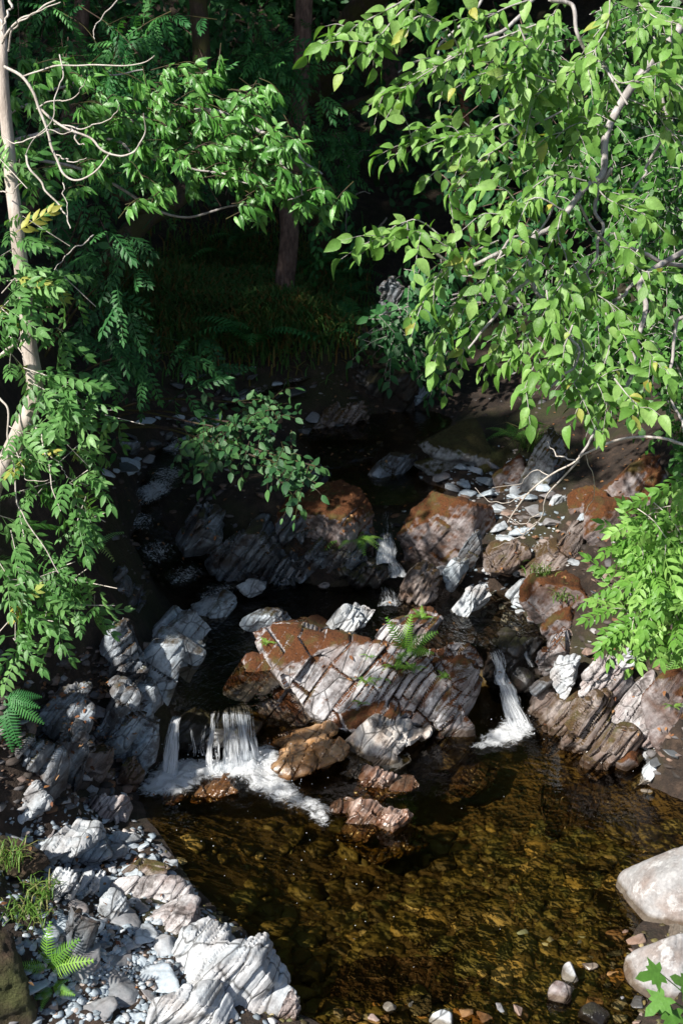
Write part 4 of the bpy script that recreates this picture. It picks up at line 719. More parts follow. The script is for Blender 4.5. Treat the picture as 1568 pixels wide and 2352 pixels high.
sprays = [[(980,-30),(910,40),(870,90),(820,140),(785,180)], [(930,0),(850,45),(790,75),(730,112)], [(1230,60),(1130,100),(1060,130),(990,170),(930,215),(885,290)], [(1110,90),(1040,130),(950,180),(868,230)], [(1240,215),(1190,260),(1130,290),(1090,340),(1040,380),(975,440)],
 [(1290,270),(1200,320),(1130,370),(1080,410),(1030,470)], [(1144,585),(1059,615),(990,575),(930,555)], [(1050,610),(960,535),(905,560),(872,585)], [(1080,615),(1020,650),(990,700),(950,770)], [(1160,650),(1080,700),(1040,760),(995,835)], [(1214,630),(1170,680),(1130,740),(1085,800),(1035,905)],
 [(1254,705),(1230,780),(1200,830),(1165,880)], [(1254,705),(1260,780),(1240,850),(1205,940)], [(1314,790),(1290,850),(1250,910),(1195,950)], [(1390,760),(1400,830),(1380,900),(1345,960)], [(1354,125),(1320,170),(1270,200),(1225,240)], [(1384,150),(1420,200),(1470,190),(1520,180)],
 [(1214,0),(1160,20),(1110,50),(1075,85)], [(1290,-10),(1260,60),(1240,110),(1195,155)], [(1400,-20),(1395,60),(1370,110),(1350,170)], [(1345,440),(1280,425),(1230,450),(1185,490)], [(1350,430),(1390,480),(1430,500),(1480,520)], [(1290,510),(1280,570),(1300,630),(1290,690)],
 [(1469,600),(1440,640),(1395,660),(1360,710),(1325,760)], [(1480,830),(1500,880),(1540,910)], [(1500,90),(1530,150),(1560,230)], [(1450,-10),(1500,40),(1565,60)], [(1174,675),(1150,740),(1160,800),(1130,860)], [(1314,790),(1340,850),(1330,910),(1290,960)], [(1314,640),(1350,700),(1400,740),(1420,800)],
 [(1230,560),(1190,600),(1130,640),(1110,690)], [(1300,300),(1260,340),(1210,350),(1170,400)], [(1399,310),(1330,300),(1280,330),(1240,390)], [(1290,510),(1230,480),(1170,520),(1110,520),(1060,560)], [(1440,240),(1500,270),(1540,330)], [(1409,565),(1430,620),(1480,660),(1520,650)], [(1060,130),(1020,60),(960,40),(930,90)], [(1190,60),(1210,130),(1170,190),(1100,210)], [(1320,170),(1300,230),(1330,290),(1310,340)], [(1384,150),(1410,120),(1450,90),(1490,60)], [(1200,330),(1160,300),(1100,330),(1030,330)], [(1270,200),(1220,180),(1150,170),(1080,190)], [(1100,330),(1050,290),(990,310),(940,370)],
 [(1420,880),(1400,930),(1370,985)], [(1410,920),(1440,960),(1470,990)]]
for i, s in enumerate(sprays):
    s = [(a, b * .945) for a, b in s]
    y = 7.25 - .35 * (s[0][1] / 900) + RNG.uniform(-.3, .15); P = uvline(s, y, y - .2); c = leafy_twig(AL, AT, P, .005, .084, .037, T_ELM, .4)
    for k in range(5):
        b = c[RNG.integers(len(c) // 6, len(c))]; T = norm(c[-1] - c[0]); d = norm(T + RNG.normal(0, .55, 3) + [0, -.1, -.12]); L = RNG.uniform(.08, .26)
        leafy_twig(AL, AT, [b, b + d * L * .5, b + d * L + [0, 0, -.03]], .003, .086, .038, T_ELM, .35)
AT.link('twig_sprays', M['elmbark'], elm); AL.link('foliage', M['elm'], elm)
# ---- bushes: twigs with leaves through ellipses of the picture at a given distance range
def bush(name, label, ells, leafm, temps, size, gap, ntw, base_uv, cat_='bush', pinn=False, twigm='elmbark', lt=(.25, .5), hang=.35, group=None, stems=4, fold=.5, dirb=(0, -.4, -.1), basep=None):
    base = np.array(basep) if basep is not None else on_ground(*base_uv)[0]; root = empty(name, base, label, cat_, group); AL, AS = Acc(), Acc(); AT = Acc() if sum(int(ntw * q[-1]) for q in ells) > 60 else AL; cs = []
    for (u, v, ru, rv, y0, y1, w) in ells:
        for k in range(max(1, int(ntw * w))):
            a = RNG.uniform(0, 6.28); q = math.sqrt(RNG.uniform()); uu, vv = u + ru * q * math.cos(a), v + rv * q * math.sin(a); p = PY(uu, vv, RNG.uniform(y0, y1)); c0 = PY(u, v, (y0 + y1) / 2)
            d = norm(norm(p - c0) * .8 + RNG.normal(0, .5, 3) + dirb); L = RNG.uniform(*lt); pts = [p - d * L * .6, p, p + d * L * .4 + [0, 0, -.18 * L]]
            if pinn:
                c = tube(AT, pts, .004, .002, 4, 8); m = RNG.integers(3, 6); s = c[RNG.integers(2, len(c), m)]; dd = norm(d * .6 + RNG.normal(0, .6, (m, 3)) + [0, -.2, -hang]); dd[0] = norm(d + [0, 0, -hang * .6]); nn = norm(np.array([-.2, -.5, .8]) + RNG.normal(0, fold * .7, (m, 3)))
                scatter(AL, temps, s, dd, nn, size * RNG.uniform(.7, 1.15, m))
            else: leafy_twig(AL, AT, pts, .004, size, gap, temps, hang, fold)
            cs.append(p - d * L * .6)
    cs = np.array(cs)
    for k in range(stems):
        e = cs[RNG.integers(len(cs))]; mid = base * .5 + e * .5 + [0, .1, .15]; tube(AS, [base + [0, 0, -.1], base * .8 + e * .2 + [0, 0, .1], mid, e], .018, .006, 6, 18, .03)
    if stems: AS.link('stem', M[twigm], root)
    if AT is not AL: AT.link('twig_sprays', M[twigm], root)
    AL.link('foliage', M[leafm], root); return root
# right, behind the elm
bush('hazel_bush', 'mid green hazel thicket behind the elm branches on the right bank', [(1400,330,190,180,9.6,11.2,1.2), (1450,650,150,160,9.4,10.6,1.0), (1380,830,110,110,9.4,10.4,.7), (1480,90,120,110,9.6,11,.8), (1530,480,60,200,9,10,.6), (1230,120,90,90,9.8,10.8,.25), (1270,720,120,120,10,11,.5), (1500,830,90,90,9,9.8,.5)], 'bush', T_ELM[:2] + T_SMALL, .085, .045, 90, (1500, 1000), lt=(.3, .6), basep=(2.9, 10.2, 1.7))
bush('bramble_bush', 'leafy green bush hanging over the right edge above the rust-red boulder', [(1570,960,50,90,7.6,8.2,.7), (1575,1060,30,50,7.6,8.2,.4), (1380,965,50,40,9.8,10.2,.2)], 'bush', T_SMALL, .06, .035, 36, None, basep=(2.3, 8.3, 1.6), lt=(.2, .35))
bush('elder_shrub', 'bright sunlit shrub with paired leaflets over the lower right bank', [(1525,1200,50,50,7.5,8.1,.7), (1550,1310,60,70,7.3,8.0,1.0), (1500,1350,60,60,7.4,7.9,.9), (1580,1130,40,60,7.4,8.0,.5), (1560,1400,50,40,7.2,7.8,.6), (1470,1300,35,35,7.5,7.8,.4), (1455,1410,35,30,7.5,7.8,.45)], 'elder', T_ASH, .24, .04, 18, None, pinn=True, basep=(2.35, 8.1, 1.1), lt=(.15, .35), twigm='twig', stems=9)
# left ash
ashb = (-2.9, 7.5, float(tz(-2.9, 7.5)[0])); ash = empty('ash_tree', ashb, 'slender pale-barked ash with sunlit leaves along the left edge', 'tree')
A = Acc(); tp = uvline([(-60,1300,7.35),(-20,1130,7.3),(12,1060,7.25),(45,985,7.2),(70,930,7.2),(77,870,7.2),(72,790,7.2),(68,700,7.2),(58,610,7.2),(42,520,7.2),(28,430,7.25),(18,330,7.3),(10,240,7.3),(6,140,7.3),(4,60,7.35),(-10,-60,7.4)], 0); tp = np.concatenate([[np.array(ashb) + [0, 0, -.2]], tp]); tube(A, tp, .056, .023, 10, 90, .02); A.link('trunk', M['ashbark'], ash)
hz = lambda q: [(a * .5, b * .5) for a, b in q]
bare = [(hz([(20,305),(100,350),(150,420),(180,500),(230,620),(250,700),(280,780),(320,820),(380,820),(440,790),(500,710)]), .011), (hz([(180,490),(250,560),(340,600),(430,650),(520,705),(580,710),(640,670),(665,600),(660,520)]), .009), (hz([(110,350),(220,315),(350,297),(500,300),(600,300),(680,280),(710,255)]), .006),
 (hz([(120,710),(140,770),(200,860),(280,950),(310,1000),(325,1050)]), .008), (hz([(275,250),(285,330),(270,440),(235,550),(150,640),(120,710)]), .005), (hz([(10,620),(50,655),(110,655),(200,600),(300,610),(350,600)]), .005), (hz([(10,200),(50,130),(130,70),(250,0),(300,-40)]), .008), (hz([(40,235),(60,140),(110,90),(180,50),(280,10)]), .007), (hz([(170,500),(230,465),(320,455),(370,410),(395,365)]), .005),
 (hz([(255,710),(330,740),(400,725)]), .005), (hz([(330,590),(360,650),(390,665)]), .006), (hz([(250,570),(380,590),(450,565),(520,530),(550,480)]), .005), ([(0,914),(20,944),(17,1014),(27,1064),(40,1154),(55,1191),(100,1256),(135,1316)], .008), ([(65,971),(95,999),(107,1044),(120,1114),(140,1174)], .007), ([(110,1040),(140,1070),(155,1095)], .004), ([(25,1010),(50,1065),(55,1095),(90,1107),(112,1102)], .004), ([(-25,840),(20,800),(50,775),(68,760)], .014), ([(20,770),(45,800),(60,840)], .005), ([(2,440),(25,440),(50,420)], .005),
 (hz([(290,840),(300,900),(310,1010)]), .004), (hz([(430,1080),(380,1120),(300,1180),(250,1240)]), .005), (hz([(540,0),(470,90),(430,150),(436,180)]), .004), ([(-20,-10),(0,40),(10,90)], .012), ([(30,-20),(20,30),(5,70)], .01)]
for q, r0 in bare:
    A = Acc(); tube(A, uvline(q, 7.15, 6.9), r0 * .72, r0 * .3, 6, len(q) * 7, .015, 1.5); A.link('branch', M['twig'], ash)
AL, AT = Acc(), Acc()
def ash_sprays(ells, ntw, size, y0, y1, lt=(.12, .3)):
    for (u, v, ru, rv, w) in ells:
        for k in range(int(ntw * w)):
            a = RNG.uniform(0, 6.28); q = math.sqrt(RNG.uniform()); uu, vv = u * .78 - 5 + ru * .75 * q * math.cos(a), v + rv * .75 * q * math.sin(a) - 15; p = PY(uu, vv, RNG.uniform(y0, y1)); out = norm(p - PY(u - ru * .4, v - rv * .2, (y0 + y1) / 2)); d = norm(out + RNG.normal(0, .35, 3) + [.1, -.2, 0]); L = RNG.uniform(*lt)
            c = tube(AT, [p - d * L, p, p + d * .02], .003, .002, 4, 6); m = 4; dd = norm(d * .8 + RNG.normal(0, .5, (m, 3)) + [.2, -.25, -.25]); nn = norm(np.array([-.3, -.45, .8]) + RNG.normal(0, .32, (m, 3))); scatter(AL, T_ASH, np.repeat(p[None], m, 0) - d * np.linspace(0, L * .6, m)[:, None], dd, nn, size * RNG.uniform(.7, 1.15, m))
ash_sprays([(40,390,45,40,.5), (60,680,60,50,.8), (145,665,65,50,.9), (30,590,35,40,.4), (90,850,70,60,.9), (150,910,70,45,.7), (230,930,60,40,.9), (290,960,40,30,.5), (30,1030,45,60,.6), (110,1050,60,50,.8), (200,1050,60,50,.8), (250,1120,50,45,.8), (110,1140,90,50,.9), (220,1190,60,40,.8), (40,1230,50,70,.8), (130,1330,90,60,1.1), (210,1330,60,50,1.0), (250,1400,45,40,.6), (150,1420,70,50,.9), (70,1420,55,60,.8), (60,1490,50,40,.5), (10,1330,40,60,.5), (150,760,50,40,.35), (60,560,60,40,.35), (10,1530,25,50,.35), (110,520,60,30,.25), (20,720,40,50,.5)], 4.4, .225, 6.9, 7.4)
AT.link('twig_sprays', M['twig'], ash); AL.link('foliage', M['ash'], ash)
# oak boughs in the middle left
oakb = (-4.6, 10.6, float(tz(-4.6, 10.6)[0])); oak = empty('oak_tree', oakb, 'oak with drooping sunlit leaves reaching across the upper left of the stream', 'tree')
A = Acc(); tube(A, [np.array(oakb) - [0, 0, .2], (-4.4, 10.6, 3.5), (-4.0, 10.5, 5.5), (-3.8, 10.4, 7.5)], .17, .1, 10, 30, .05); A.link('trunk', M['mossbark'], oak)
for q, r0 in [([(-300,300,10.4),(-50,330,10.2),(150,300,10),(330,270,9.9),(480,250,9.8),(600,300,9.7),(660,330,9.6),(700,370,9.5),(740,400,9.5)], .022), ([(150,300,10),(280,330,9.9),(400,380,9.8),(500,400,9.7),(600,430,9.6)], .012), ([(-50,330,10.2),(80,230,10.2),(200,180,10.1),(330,160,10)], .014), ([(600,300,9.7),(640,340,9.6),(690,440,9.5),(660,460,9.5)], .008), ([(-60,340,10.2),(200,390,10.1),(400,490,10.4),(560,470,10.3),(650,455,10.2)], .014)]:
    A = Acc(); tube(A, uvline(q, 0), r0, r0 * .35, 6, len(q) * 7, .05); A.link('branch', M['elmbark'], oak)
AL, AT = Acc(), Acc()
for (u, v, ru, rv, w) in [(130,170,90,60,.9), (70,260,70,80,.7), (200,250,100,50,.9), (330,240,100,50,1.0), (430,200,70,50,.7), (300,320,110,50,.9), (440,300,100,60,1.2), (560,270,80,50,1.1), (600,230,50,35,.5), (530,370,90,50,1.1), (400,400,80,40,.6), (620,330,70,45,.9), (660,400,60,45,.8), (710,440,60,45,.7), (740,480,40,30,.35), (600,470,45,30,.35), (350,450,50,30,.3), (200,380,90,50,.45), (90,380,70,50,.4), (480,160,40,30,.25), (690,330,30,40,.3), (640,400,80,50,.6)]:
    for k in range(int(26 * w)):
        a = RNG.uniform(0, 6.28); q = math.sqrt(RNG.uniform()); p = PY(u + ru * q * math.cos(a), v + rv * q * math.sin(a), RNG.uniform(9.3, 10.3)); d = norm([RNG.normal(.5, .5), RNG.normal(-.4, .4), RNG.normal(-.05, .3)]); L = RNG.uniform(.10, .25)
        tube(AT, [p - d * L, p - d * L * .4 + [0, 0, .02], p], .004, .002, 4, 6); m = RNG.integers(9, 15); dd = norm(d * .5 + RNG.normal(0, .45, (m, 3)) + [.05, -.15, -.75]); nn = norm(np.array([-.3, -.7, .6]) + RNG.normal(0, .35, (m, 3))); scatter(AL, T_OAK, p - d * (L * RNG.uniform(0, .7, m))[:, None], dd, nn, .094 * RNG.uniform(.65, 1.15, m))
AT.link('twig_sprays', M['mossbark'], oak); AL.link('foliage', M['oak'], oak)
# shaded hazel bough over the left stream
bush('hazel_branch', 'dark green hazel bough spreading low over the shaded left stream', [(520,1000,90,50,9.6,10.4,.8), (610,980,90,50,9.6,10.6,.9), (560,1050,100,40,9.4,10.2,.8), (650,1060,70,40,9.4,10.0,.8), (690,1100,40,35,9.3,9.7,.4), (450,1040,60,40,9.6,10.2,.5), (560,940,110,40,10,11,.5), (640,920,60,30,10.2,10.8,.3)], 'shade2', T_ELM[:2], .085, .055, 15, None, 'shrub', basep=(-2.4, 11.3, 1.6), lt=(.25, .5), hang=.1, stems=6, twigm='mossbark', fold=.3)
bush('rowan_shrub', 'dark rowan with fine paired leaflets over the left bank in shade', [(250,620,70,60,9.6,11,.6), (300,700,60,50,9.6,11,.4), (300,570,70,50,10,11,.5), (230,800,90,60,10,11,.7), (330,800,80,60,10.2,11.2,.6), (420,880,90,50,10.4,11.2,.6), (180,530,80,60,9.4,10.4,.6), (330,510,60,40,10,11,.3), (420,780,80,50,10.6,11.4,.4)], 'shade', T_ROW, .32, .05, 8, None, 'shrub', True, basep=(-2.6, 11.0, 1.9), lt=(.3, .6), stems=6, twigm='mossbark')
bush('sycamore_sapling', 'blue-green sycamore sapling in deep shade beside the far cascade', [(920,740,70,50,13.5,15,.7), (960,680,70,60,13.5,15,.7), (900,800,60,40,13.5,14.6,.5), (1000,820,80,60,13.5,15,.6), (1020,730,60,60,13.5,15,.5)], 'shade', T_SMALL, .12, .06, 30, None, 'sapling', basep=(2.0, 14.6, 1.9), lt=(.4, .7))
# ---- woodland behind: each tree a trunk, limbs, low boughs and a high crown
def crown(A, c, rad, n, size, temps=T_SMALL, clump=26):
    m = max(1, n // clump); cc = rnd_dirs(m) * (RNG.uniform(size=(m, 1)) ** .4) * rad + c; k = RNG.integers(m, size=n); p = cc[k] + RNG.normal(0, .16, (n, 3)) * np.array(rad); d = norm(RNG.normal(size=(n, 3)) + [0, 0, -.5]); nn = norm(RNG.normal(0, .6, (n, 3)) + [0, 0, 1]); scatter(A, temps, p, d, nn, size * RNG.uniform(.6, 1.2, n))
def tree(label, base, top, r0, r1, bark, low, crowns, leafm, temps, size, ntw=20, pinn=False, limbs=(), name='tree', group='trees of the wood behind', wob=.08):
    base = np.array(base, float); base[2] = float(tz(base[0], base[1])[0]); root = empty(name, base, label, 'tree', group); A = Acc(); top = [np.array(t, float) for t in top]; c = tube(A, [base - [0, 0, .3], base + [0, 0, .15]] + top, r0, r1, 10, 14 * (len(top) + 1), wob)
    a = np.linspace(0, 6.28, 10, endpoint=False); A.link('trunk', M[bark], root)
    for L, lr in limbs: B = Acc(); tube(B, L, lr, lr * .3, 7, 26, .06); B.link('branch', M[bark], root)
    AL = Acc(); AT = Acc() if sum(int(ntw * q[-1]) for q in low) > 60 else AL
    for (u, v, ru, rv, y0, y1, w) in low:
        for k in range(int(ntw * w)):
            an = RNG.uniform(0, 6.28); q = math.sqrt(RNG.uniform()); p = PY(u + ru * q * math.cos(an), v + rv * q * math.sin(an), RNG.uniform(y0, y1)); d = norm(RNG.normal(0, .7, 3) + [0, -.3, -.15]); L = RNG.uniform(.4, .8); pts = [p - d * L * .6, p, p + d * L * .4 + [0, 0, -.1]]
            if pinn: cc = tube(AT, pts, .006, .003, 4, 7); m = 5; scatter(AL, temps, cc[RNG.integers(1, 7, m)], norm(d * .5 + RNG.normal(0, .6, (m, 3)) + [0, -.25, -.35]), norm(np.array([-.1, -.5, .8]) + RNG.normal(0, .35, (m, 3))), size * RNG.uniform(.7, 1.1, m))
            else: leafy_twig(AL, AT, pts, .006, size, size * .55, temps, .3)
    if AT is not AL: AT.link('twig_sprays', M[bark], root)
    CR = Acc()
    for cc, rad, n in crowns: crown(CR, np.array(cc, float), np.array(rad, float), n, .42)
    AL.link('foliage', M[leafm], root); CR.link('crown', M['shade'], root); return root
tb = on_ground(655, 690)[0]
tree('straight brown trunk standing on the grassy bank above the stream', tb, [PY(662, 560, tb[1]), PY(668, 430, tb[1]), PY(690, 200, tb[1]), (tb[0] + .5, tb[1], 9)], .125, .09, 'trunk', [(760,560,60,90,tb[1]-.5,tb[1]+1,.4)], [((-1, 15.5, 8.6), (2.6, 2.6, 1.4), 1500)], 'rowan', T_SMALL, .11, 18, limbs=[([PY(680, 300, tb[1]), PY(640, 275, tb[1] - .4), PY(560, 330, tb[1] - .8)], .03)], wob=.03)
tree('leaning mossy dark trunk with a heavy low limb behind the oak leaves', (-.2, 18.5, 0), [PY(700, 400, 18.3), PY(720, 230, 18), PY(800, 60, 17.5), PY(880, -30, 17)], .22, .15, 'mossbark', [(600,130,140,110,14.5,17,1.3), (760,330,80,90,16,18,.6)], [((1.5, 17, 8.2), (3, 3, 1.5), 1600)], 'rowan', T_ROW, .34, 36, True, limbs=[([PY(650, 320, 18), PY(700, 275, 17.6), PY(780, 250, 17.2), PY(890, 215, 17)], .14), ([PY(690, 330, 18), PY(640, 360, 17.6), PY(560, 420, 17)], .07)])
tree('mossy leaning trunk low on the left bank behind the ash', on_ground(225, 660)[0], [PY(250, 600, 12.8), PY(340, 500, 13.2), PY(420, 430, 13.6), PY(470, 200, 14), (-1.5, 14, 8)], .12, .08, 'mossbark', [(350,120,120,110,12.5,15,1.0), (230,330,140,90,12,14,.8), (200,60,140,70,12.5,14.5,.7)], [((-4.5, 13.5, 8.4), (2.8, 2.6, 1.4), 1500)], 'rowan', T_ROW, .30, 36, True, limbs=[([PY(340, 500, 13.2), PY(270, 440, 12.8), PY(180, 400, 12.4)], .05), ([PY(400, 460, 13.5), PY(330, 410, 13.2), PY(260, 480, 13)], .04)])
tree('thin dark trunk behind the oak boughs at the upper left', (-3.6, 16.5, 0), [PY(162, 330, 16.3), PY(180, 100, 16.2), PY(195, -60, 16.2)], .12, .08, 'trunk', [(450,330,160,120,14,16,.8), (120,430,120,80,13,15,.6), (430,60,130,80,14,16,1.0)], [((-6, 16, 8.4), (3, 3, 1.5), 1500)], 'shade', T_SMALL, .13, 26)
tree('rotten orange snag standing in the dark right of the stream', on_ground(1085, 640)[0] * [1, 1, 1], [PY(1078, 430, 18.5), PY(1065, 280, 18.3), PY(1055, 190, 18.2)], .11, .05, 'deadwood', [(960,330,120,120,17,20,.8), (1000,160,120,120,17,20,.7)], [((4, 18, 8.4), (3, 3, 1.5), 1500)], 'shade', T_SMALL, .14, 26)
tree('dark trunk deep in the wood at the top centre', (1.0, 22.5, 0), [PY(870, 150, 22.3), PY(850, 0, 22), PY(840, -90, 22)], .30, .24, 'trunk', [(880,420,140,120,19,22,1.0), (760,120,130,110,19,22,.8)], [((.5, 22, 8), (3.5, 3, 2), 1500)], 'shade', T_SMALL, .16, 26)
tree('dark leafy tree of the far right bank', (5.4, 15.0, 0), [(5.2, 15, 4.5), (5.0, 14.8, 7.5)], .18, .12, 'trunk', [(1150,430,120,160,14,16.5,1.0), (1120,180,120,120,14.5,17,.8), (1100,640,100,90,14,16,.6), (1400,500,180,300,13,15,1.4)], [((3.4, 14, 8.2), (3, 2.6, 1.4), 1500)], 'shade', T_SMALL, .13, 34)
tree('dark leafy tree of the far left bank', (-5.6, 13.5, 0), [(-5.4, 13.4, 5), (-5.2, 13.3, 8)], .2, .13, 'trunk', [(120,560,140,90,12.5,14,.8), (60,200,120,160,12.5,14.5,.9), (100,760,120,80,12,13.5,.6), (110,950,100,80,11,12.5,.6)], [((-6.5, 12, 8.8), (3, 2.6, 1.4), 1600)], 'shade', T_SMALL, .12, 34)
tree('unseen left-bank wood tree with crown clumps added to shade the stream', (-10.5, 10.5, 0), [(-10.2, 10.5, 7), (-9.8, 10.5, 10)], .25, .15, 'trunk', [], [((-6.8, 8.7, 8), (1.6, 1.6, .7), 1300), ((-5.7, 7.5, 8.2), (1.5, 1.0, .6), 900), ((-6.9, 5.6, 8), (1.3, .9, .6), 620), ((-9.0, 9.0, 8.3), (1.5, 1.6, .8), 1100), ((-8.6, 11, 9), (3.2, 2.6, 1.3), 2300), ((-8, 14.5, 9), (3.4, 2.6, 1.4), 2000)], 'shade', T_SMALL, .12)  # out of view; crown clumps added along the sun's path to cast shade
tree('unseen wood tree with its crown placed to shade the middle of the stream', (-7.5, 18.5, 0), [(-7.4, 18.5, 7), (-6, 18, 9)], .25, .15, 'trunk', [], [((-3.5, 17.5, 8.8), (3.6, 3, 1.3), 1900), ((-.5, 13.2, 9.3), (2.8, 1.6, .9), 1500), ((-9, 19, 9), (3.5, 3, 1.5), 1500)], 'shade', T_SMALL, .12)  # out of view; crown added as a roof against sky and sun
tree('unseen wood tree with its crown placed to shade the right bank', (7.5, 19, 0), [(7.3, 19, 7), (6.5, 18.5, 9.5)], .25, .15, 'trunk', [], [((5, 19, 9), (3.8, 3, 1.4), 1700), ((2.6, 13.5, 9.4), (2.4, 1.7, .9), 1100), ((1, 21, 9.2), (4, 3, 1.6), 1700)], 'shade', T_SMALL, .12)  # unseen canopy tree, put in to darken the wood beneath it
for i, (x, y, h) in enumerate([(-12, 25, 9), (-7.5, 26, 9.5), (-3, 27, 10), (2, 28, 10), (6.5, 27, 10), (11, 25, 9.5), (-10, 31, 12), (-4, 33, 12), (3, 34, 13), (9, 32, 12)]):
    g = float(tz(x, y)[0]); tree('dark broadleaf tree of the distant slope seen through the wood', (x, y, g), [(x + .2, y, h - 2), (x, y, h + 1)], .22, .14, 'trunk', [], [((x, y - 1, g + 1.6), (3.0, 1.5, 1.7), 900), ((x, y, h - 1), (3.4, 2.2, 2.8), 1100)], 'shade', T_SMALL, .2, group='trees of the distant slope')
for i, (x, y) in enumerate([(-4.2, 20.5), (-1.6, 21.5), (2.6, 20.0), (4.2, 17.2), (-5.6, 17.5), (.9, 24)]):
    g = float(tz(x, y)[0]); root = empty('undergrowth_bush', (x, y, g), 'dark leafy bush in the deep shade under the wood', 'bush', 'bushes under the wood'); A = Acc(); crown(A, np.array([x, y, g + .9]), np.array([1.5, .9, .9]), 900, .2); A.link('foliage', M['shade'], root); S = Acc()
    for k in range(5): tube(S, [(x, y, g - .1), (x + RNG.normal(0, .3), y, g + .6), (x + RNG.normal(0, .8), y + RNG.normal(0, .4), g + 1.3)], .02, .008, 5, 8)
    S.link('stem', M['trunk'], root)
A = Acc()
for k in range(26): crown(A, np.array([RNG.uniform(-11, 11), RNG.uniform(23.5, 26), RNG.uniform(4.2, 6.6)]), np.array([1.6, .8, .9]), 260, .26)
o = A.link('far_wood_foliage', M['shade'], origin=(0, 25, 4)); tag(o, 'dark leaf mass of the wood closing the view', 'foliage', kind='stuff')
# bare bough at the lower right and other dead twigs
db = empty('dead_branch', PY(1700, 1050, 7.4), 'long pale leafless bough arching over the rusty boulders on the right', 'branch')
for q, r0 in [([(1700,1050),(1568,1022),(1524,1009),(1459,1007),(1394,1019),(1344,1044),(1314,1069),(1264,1094),(1214,1134),(1179,1179),(1165,1200)], .010), ([(1329,1056),(1279,1114),(1254,1144),(1239,1191),(1205,1225),(1185,1215)], .006), ([(1320,1057),(1274,1044),(1257,1014)], .005), ([(1344,1044),(1364,1104),(1358,1150),(1335,1190)], .003), ([(1264,1094),(1220,1080),(1190,1110),(1130,1120)], .003), ([(1214,1134),(1170,1150),(1120,1150),(1090,1120)], .003), ([(1239,1180),(1190,1200),(1150,1180)], .003), ([(1230,1200),(1180,1235),(1130,1260)], .0025)]:
    A = Acc(); tube(A, uvline(q, 7.5, 7.9), r0, r0 * .4, 6, len(q) * 7, .02); A.link('twig', M['twig'], db)
ds = empty('dead_branch', on_ground(845, 585)[0], 'short bleached stick standing upright in the dark above the pool', 'branch'); yb = float(ds.location[1]); A = Acc(); tube(A, [PY(842, 585, yb), PY(848, 550, yb), PY(868, 525, yb), PY(888, 500, yb)], .028, .010, 7, 20, .02); A.link('twig', M['ashbark'], ds)
dt = empty('dead_sapling', on_ground(790, 560)[0], 'thin leafless sapling in front of the dark far bank', 'sapling'); yb = float(dt.location[1])
for q in ([(795,560),(792,450),(788,350),(770,300)], [(790,400),(820,350),(850,345)], [(792,470),(830,440),(850,445)], [(788,350),(800,300),(805,250)]):
    A = Acc(); tube(A, uvline(q, yb), .012, .004, 5, 16, .03); A.link('twig', M['twig'], dt)
# ---- ferns, grass, litter
def fern(base, n, size, label, mat='fern', up=.55, face=0, spread=6.28, group=None):
    base = np.asarray(base, float); root = empty('fern', base, label, 'fern', group)
    for k in range(n):
        a = face + spread * (k / max(1, n) - .5) + RNG.normal(0, .2); d = norm([math.sin(a), -math.cos(a), up + RNG.normal(0, .12)]); A = Acc(); nn = np.array([0, 0, 1.0]) - d * 0; scatter(A, [T_FERN[k % 4]], base[None], d[None], nn[None], size * RNG.uniform(.75, 1.1)); A.link('frond', M[mat], root, origin=base)
def flat_fern(base, ends, label, mat='fern', w=1.0):
    base = np.asarray(base, float); root = empty('fern', base, label, 'fern')
    for k, e in enumerate(ends): d = np.asarray(e) - base; A = Acc(); scatter(A, [T_FERN[0]], base[None], d[None], norm([[-.15, -.7, .7]]), np.linalg.norm(d) * 1.1); A.link('frond', M[mat], root, origin=base)
P = lambda u, v, y: PY(u, v, y)
y = ROOTS[(930,1497)][1]; flat_fern(ROOTS[(930,1497)], [P(896,1430,y-.12), P(938,1422,y-.08), P(988,1450,y-.15), P(980,1492,y-.22), P(912,1520,y-.25)], 'bright fern growing on the mossy top of the rock island')
fern(ROOTS[(968,1425)], 8, .15, 'small leafy plant on the peak of the rock island', up=.9)
for u, v, yy, sz, lab in [(905,1535,9.0,.14,'little fern below the bright fern on the rock island'), (945,1540,9.0,.12,'second little fern right of the one below the bright fern'), (840,1565,8.95,.13,'round light green leafy clump in the middle of the rock island'), (885,1562,8.95,.11,'small leafy sprig right of the round green clump'), (832,1618,8.85,.10,'pale green sprig low on the rock island'), (1020,1558,8.95,.09,'dark green sprig on the right flank of the rock island'), (612,1480,9.2,.10,'green tuft on the left shoulder of the rock island'), (848,1510,9.15,.08,'tiny green tuft left of the bright fern on the rock island')]: fern(ROOTS[(u, v)], 8, sz * 1.1, lab, up=.8)
fern(ROOTS[(815,1240)], 9, .34, 'small bright fern on the dark earthy rock by the cascade', up=.3, face=-.2)
y = ROOTS[(112,2225)][1]; flat_fern(ROOTS[(112,2225)], [P(105,2130,y), P(158,2165,y-.1), P(190,2205,y-.15), P(40,2215,y-.1)], 'bright fern with four fronds at the lower left of the gravel bar')
y = ROOTS[(120,2265)][1]; flat_fern(ROOTS[(120,2265)], [P(160,2282,y-.12), P(92,2310,y-.15), P(70,2300,y-.1), P(155,2250,y)], 'second bright fern just above the bottom left pebbles')
y = ROOTS[(10,1600)][1]; flat_fern(ROOTS[(10,1600)], [P(95,1595,y), P(100,1660,y-.1), P(40,1720,y-.2), P(85,1620,y-.1), P(20,1730,y-.2)], 'dark green fern hanging at the left edge in shade', 'rowan')
y = ROOTS[(1565,1500)][1]; flat_fern(ROOTS[(1565,1500)], [P(1500,1520,y), P(1510,1570,y-.1), P(1545,1600,y-.15), P(1520,1475,y)], 'green fern on the right bank below the shrub'); fern(ROOTS[(1545,1625)], 8, .10, 'small green clump in the moss of the right bank', up=.7)
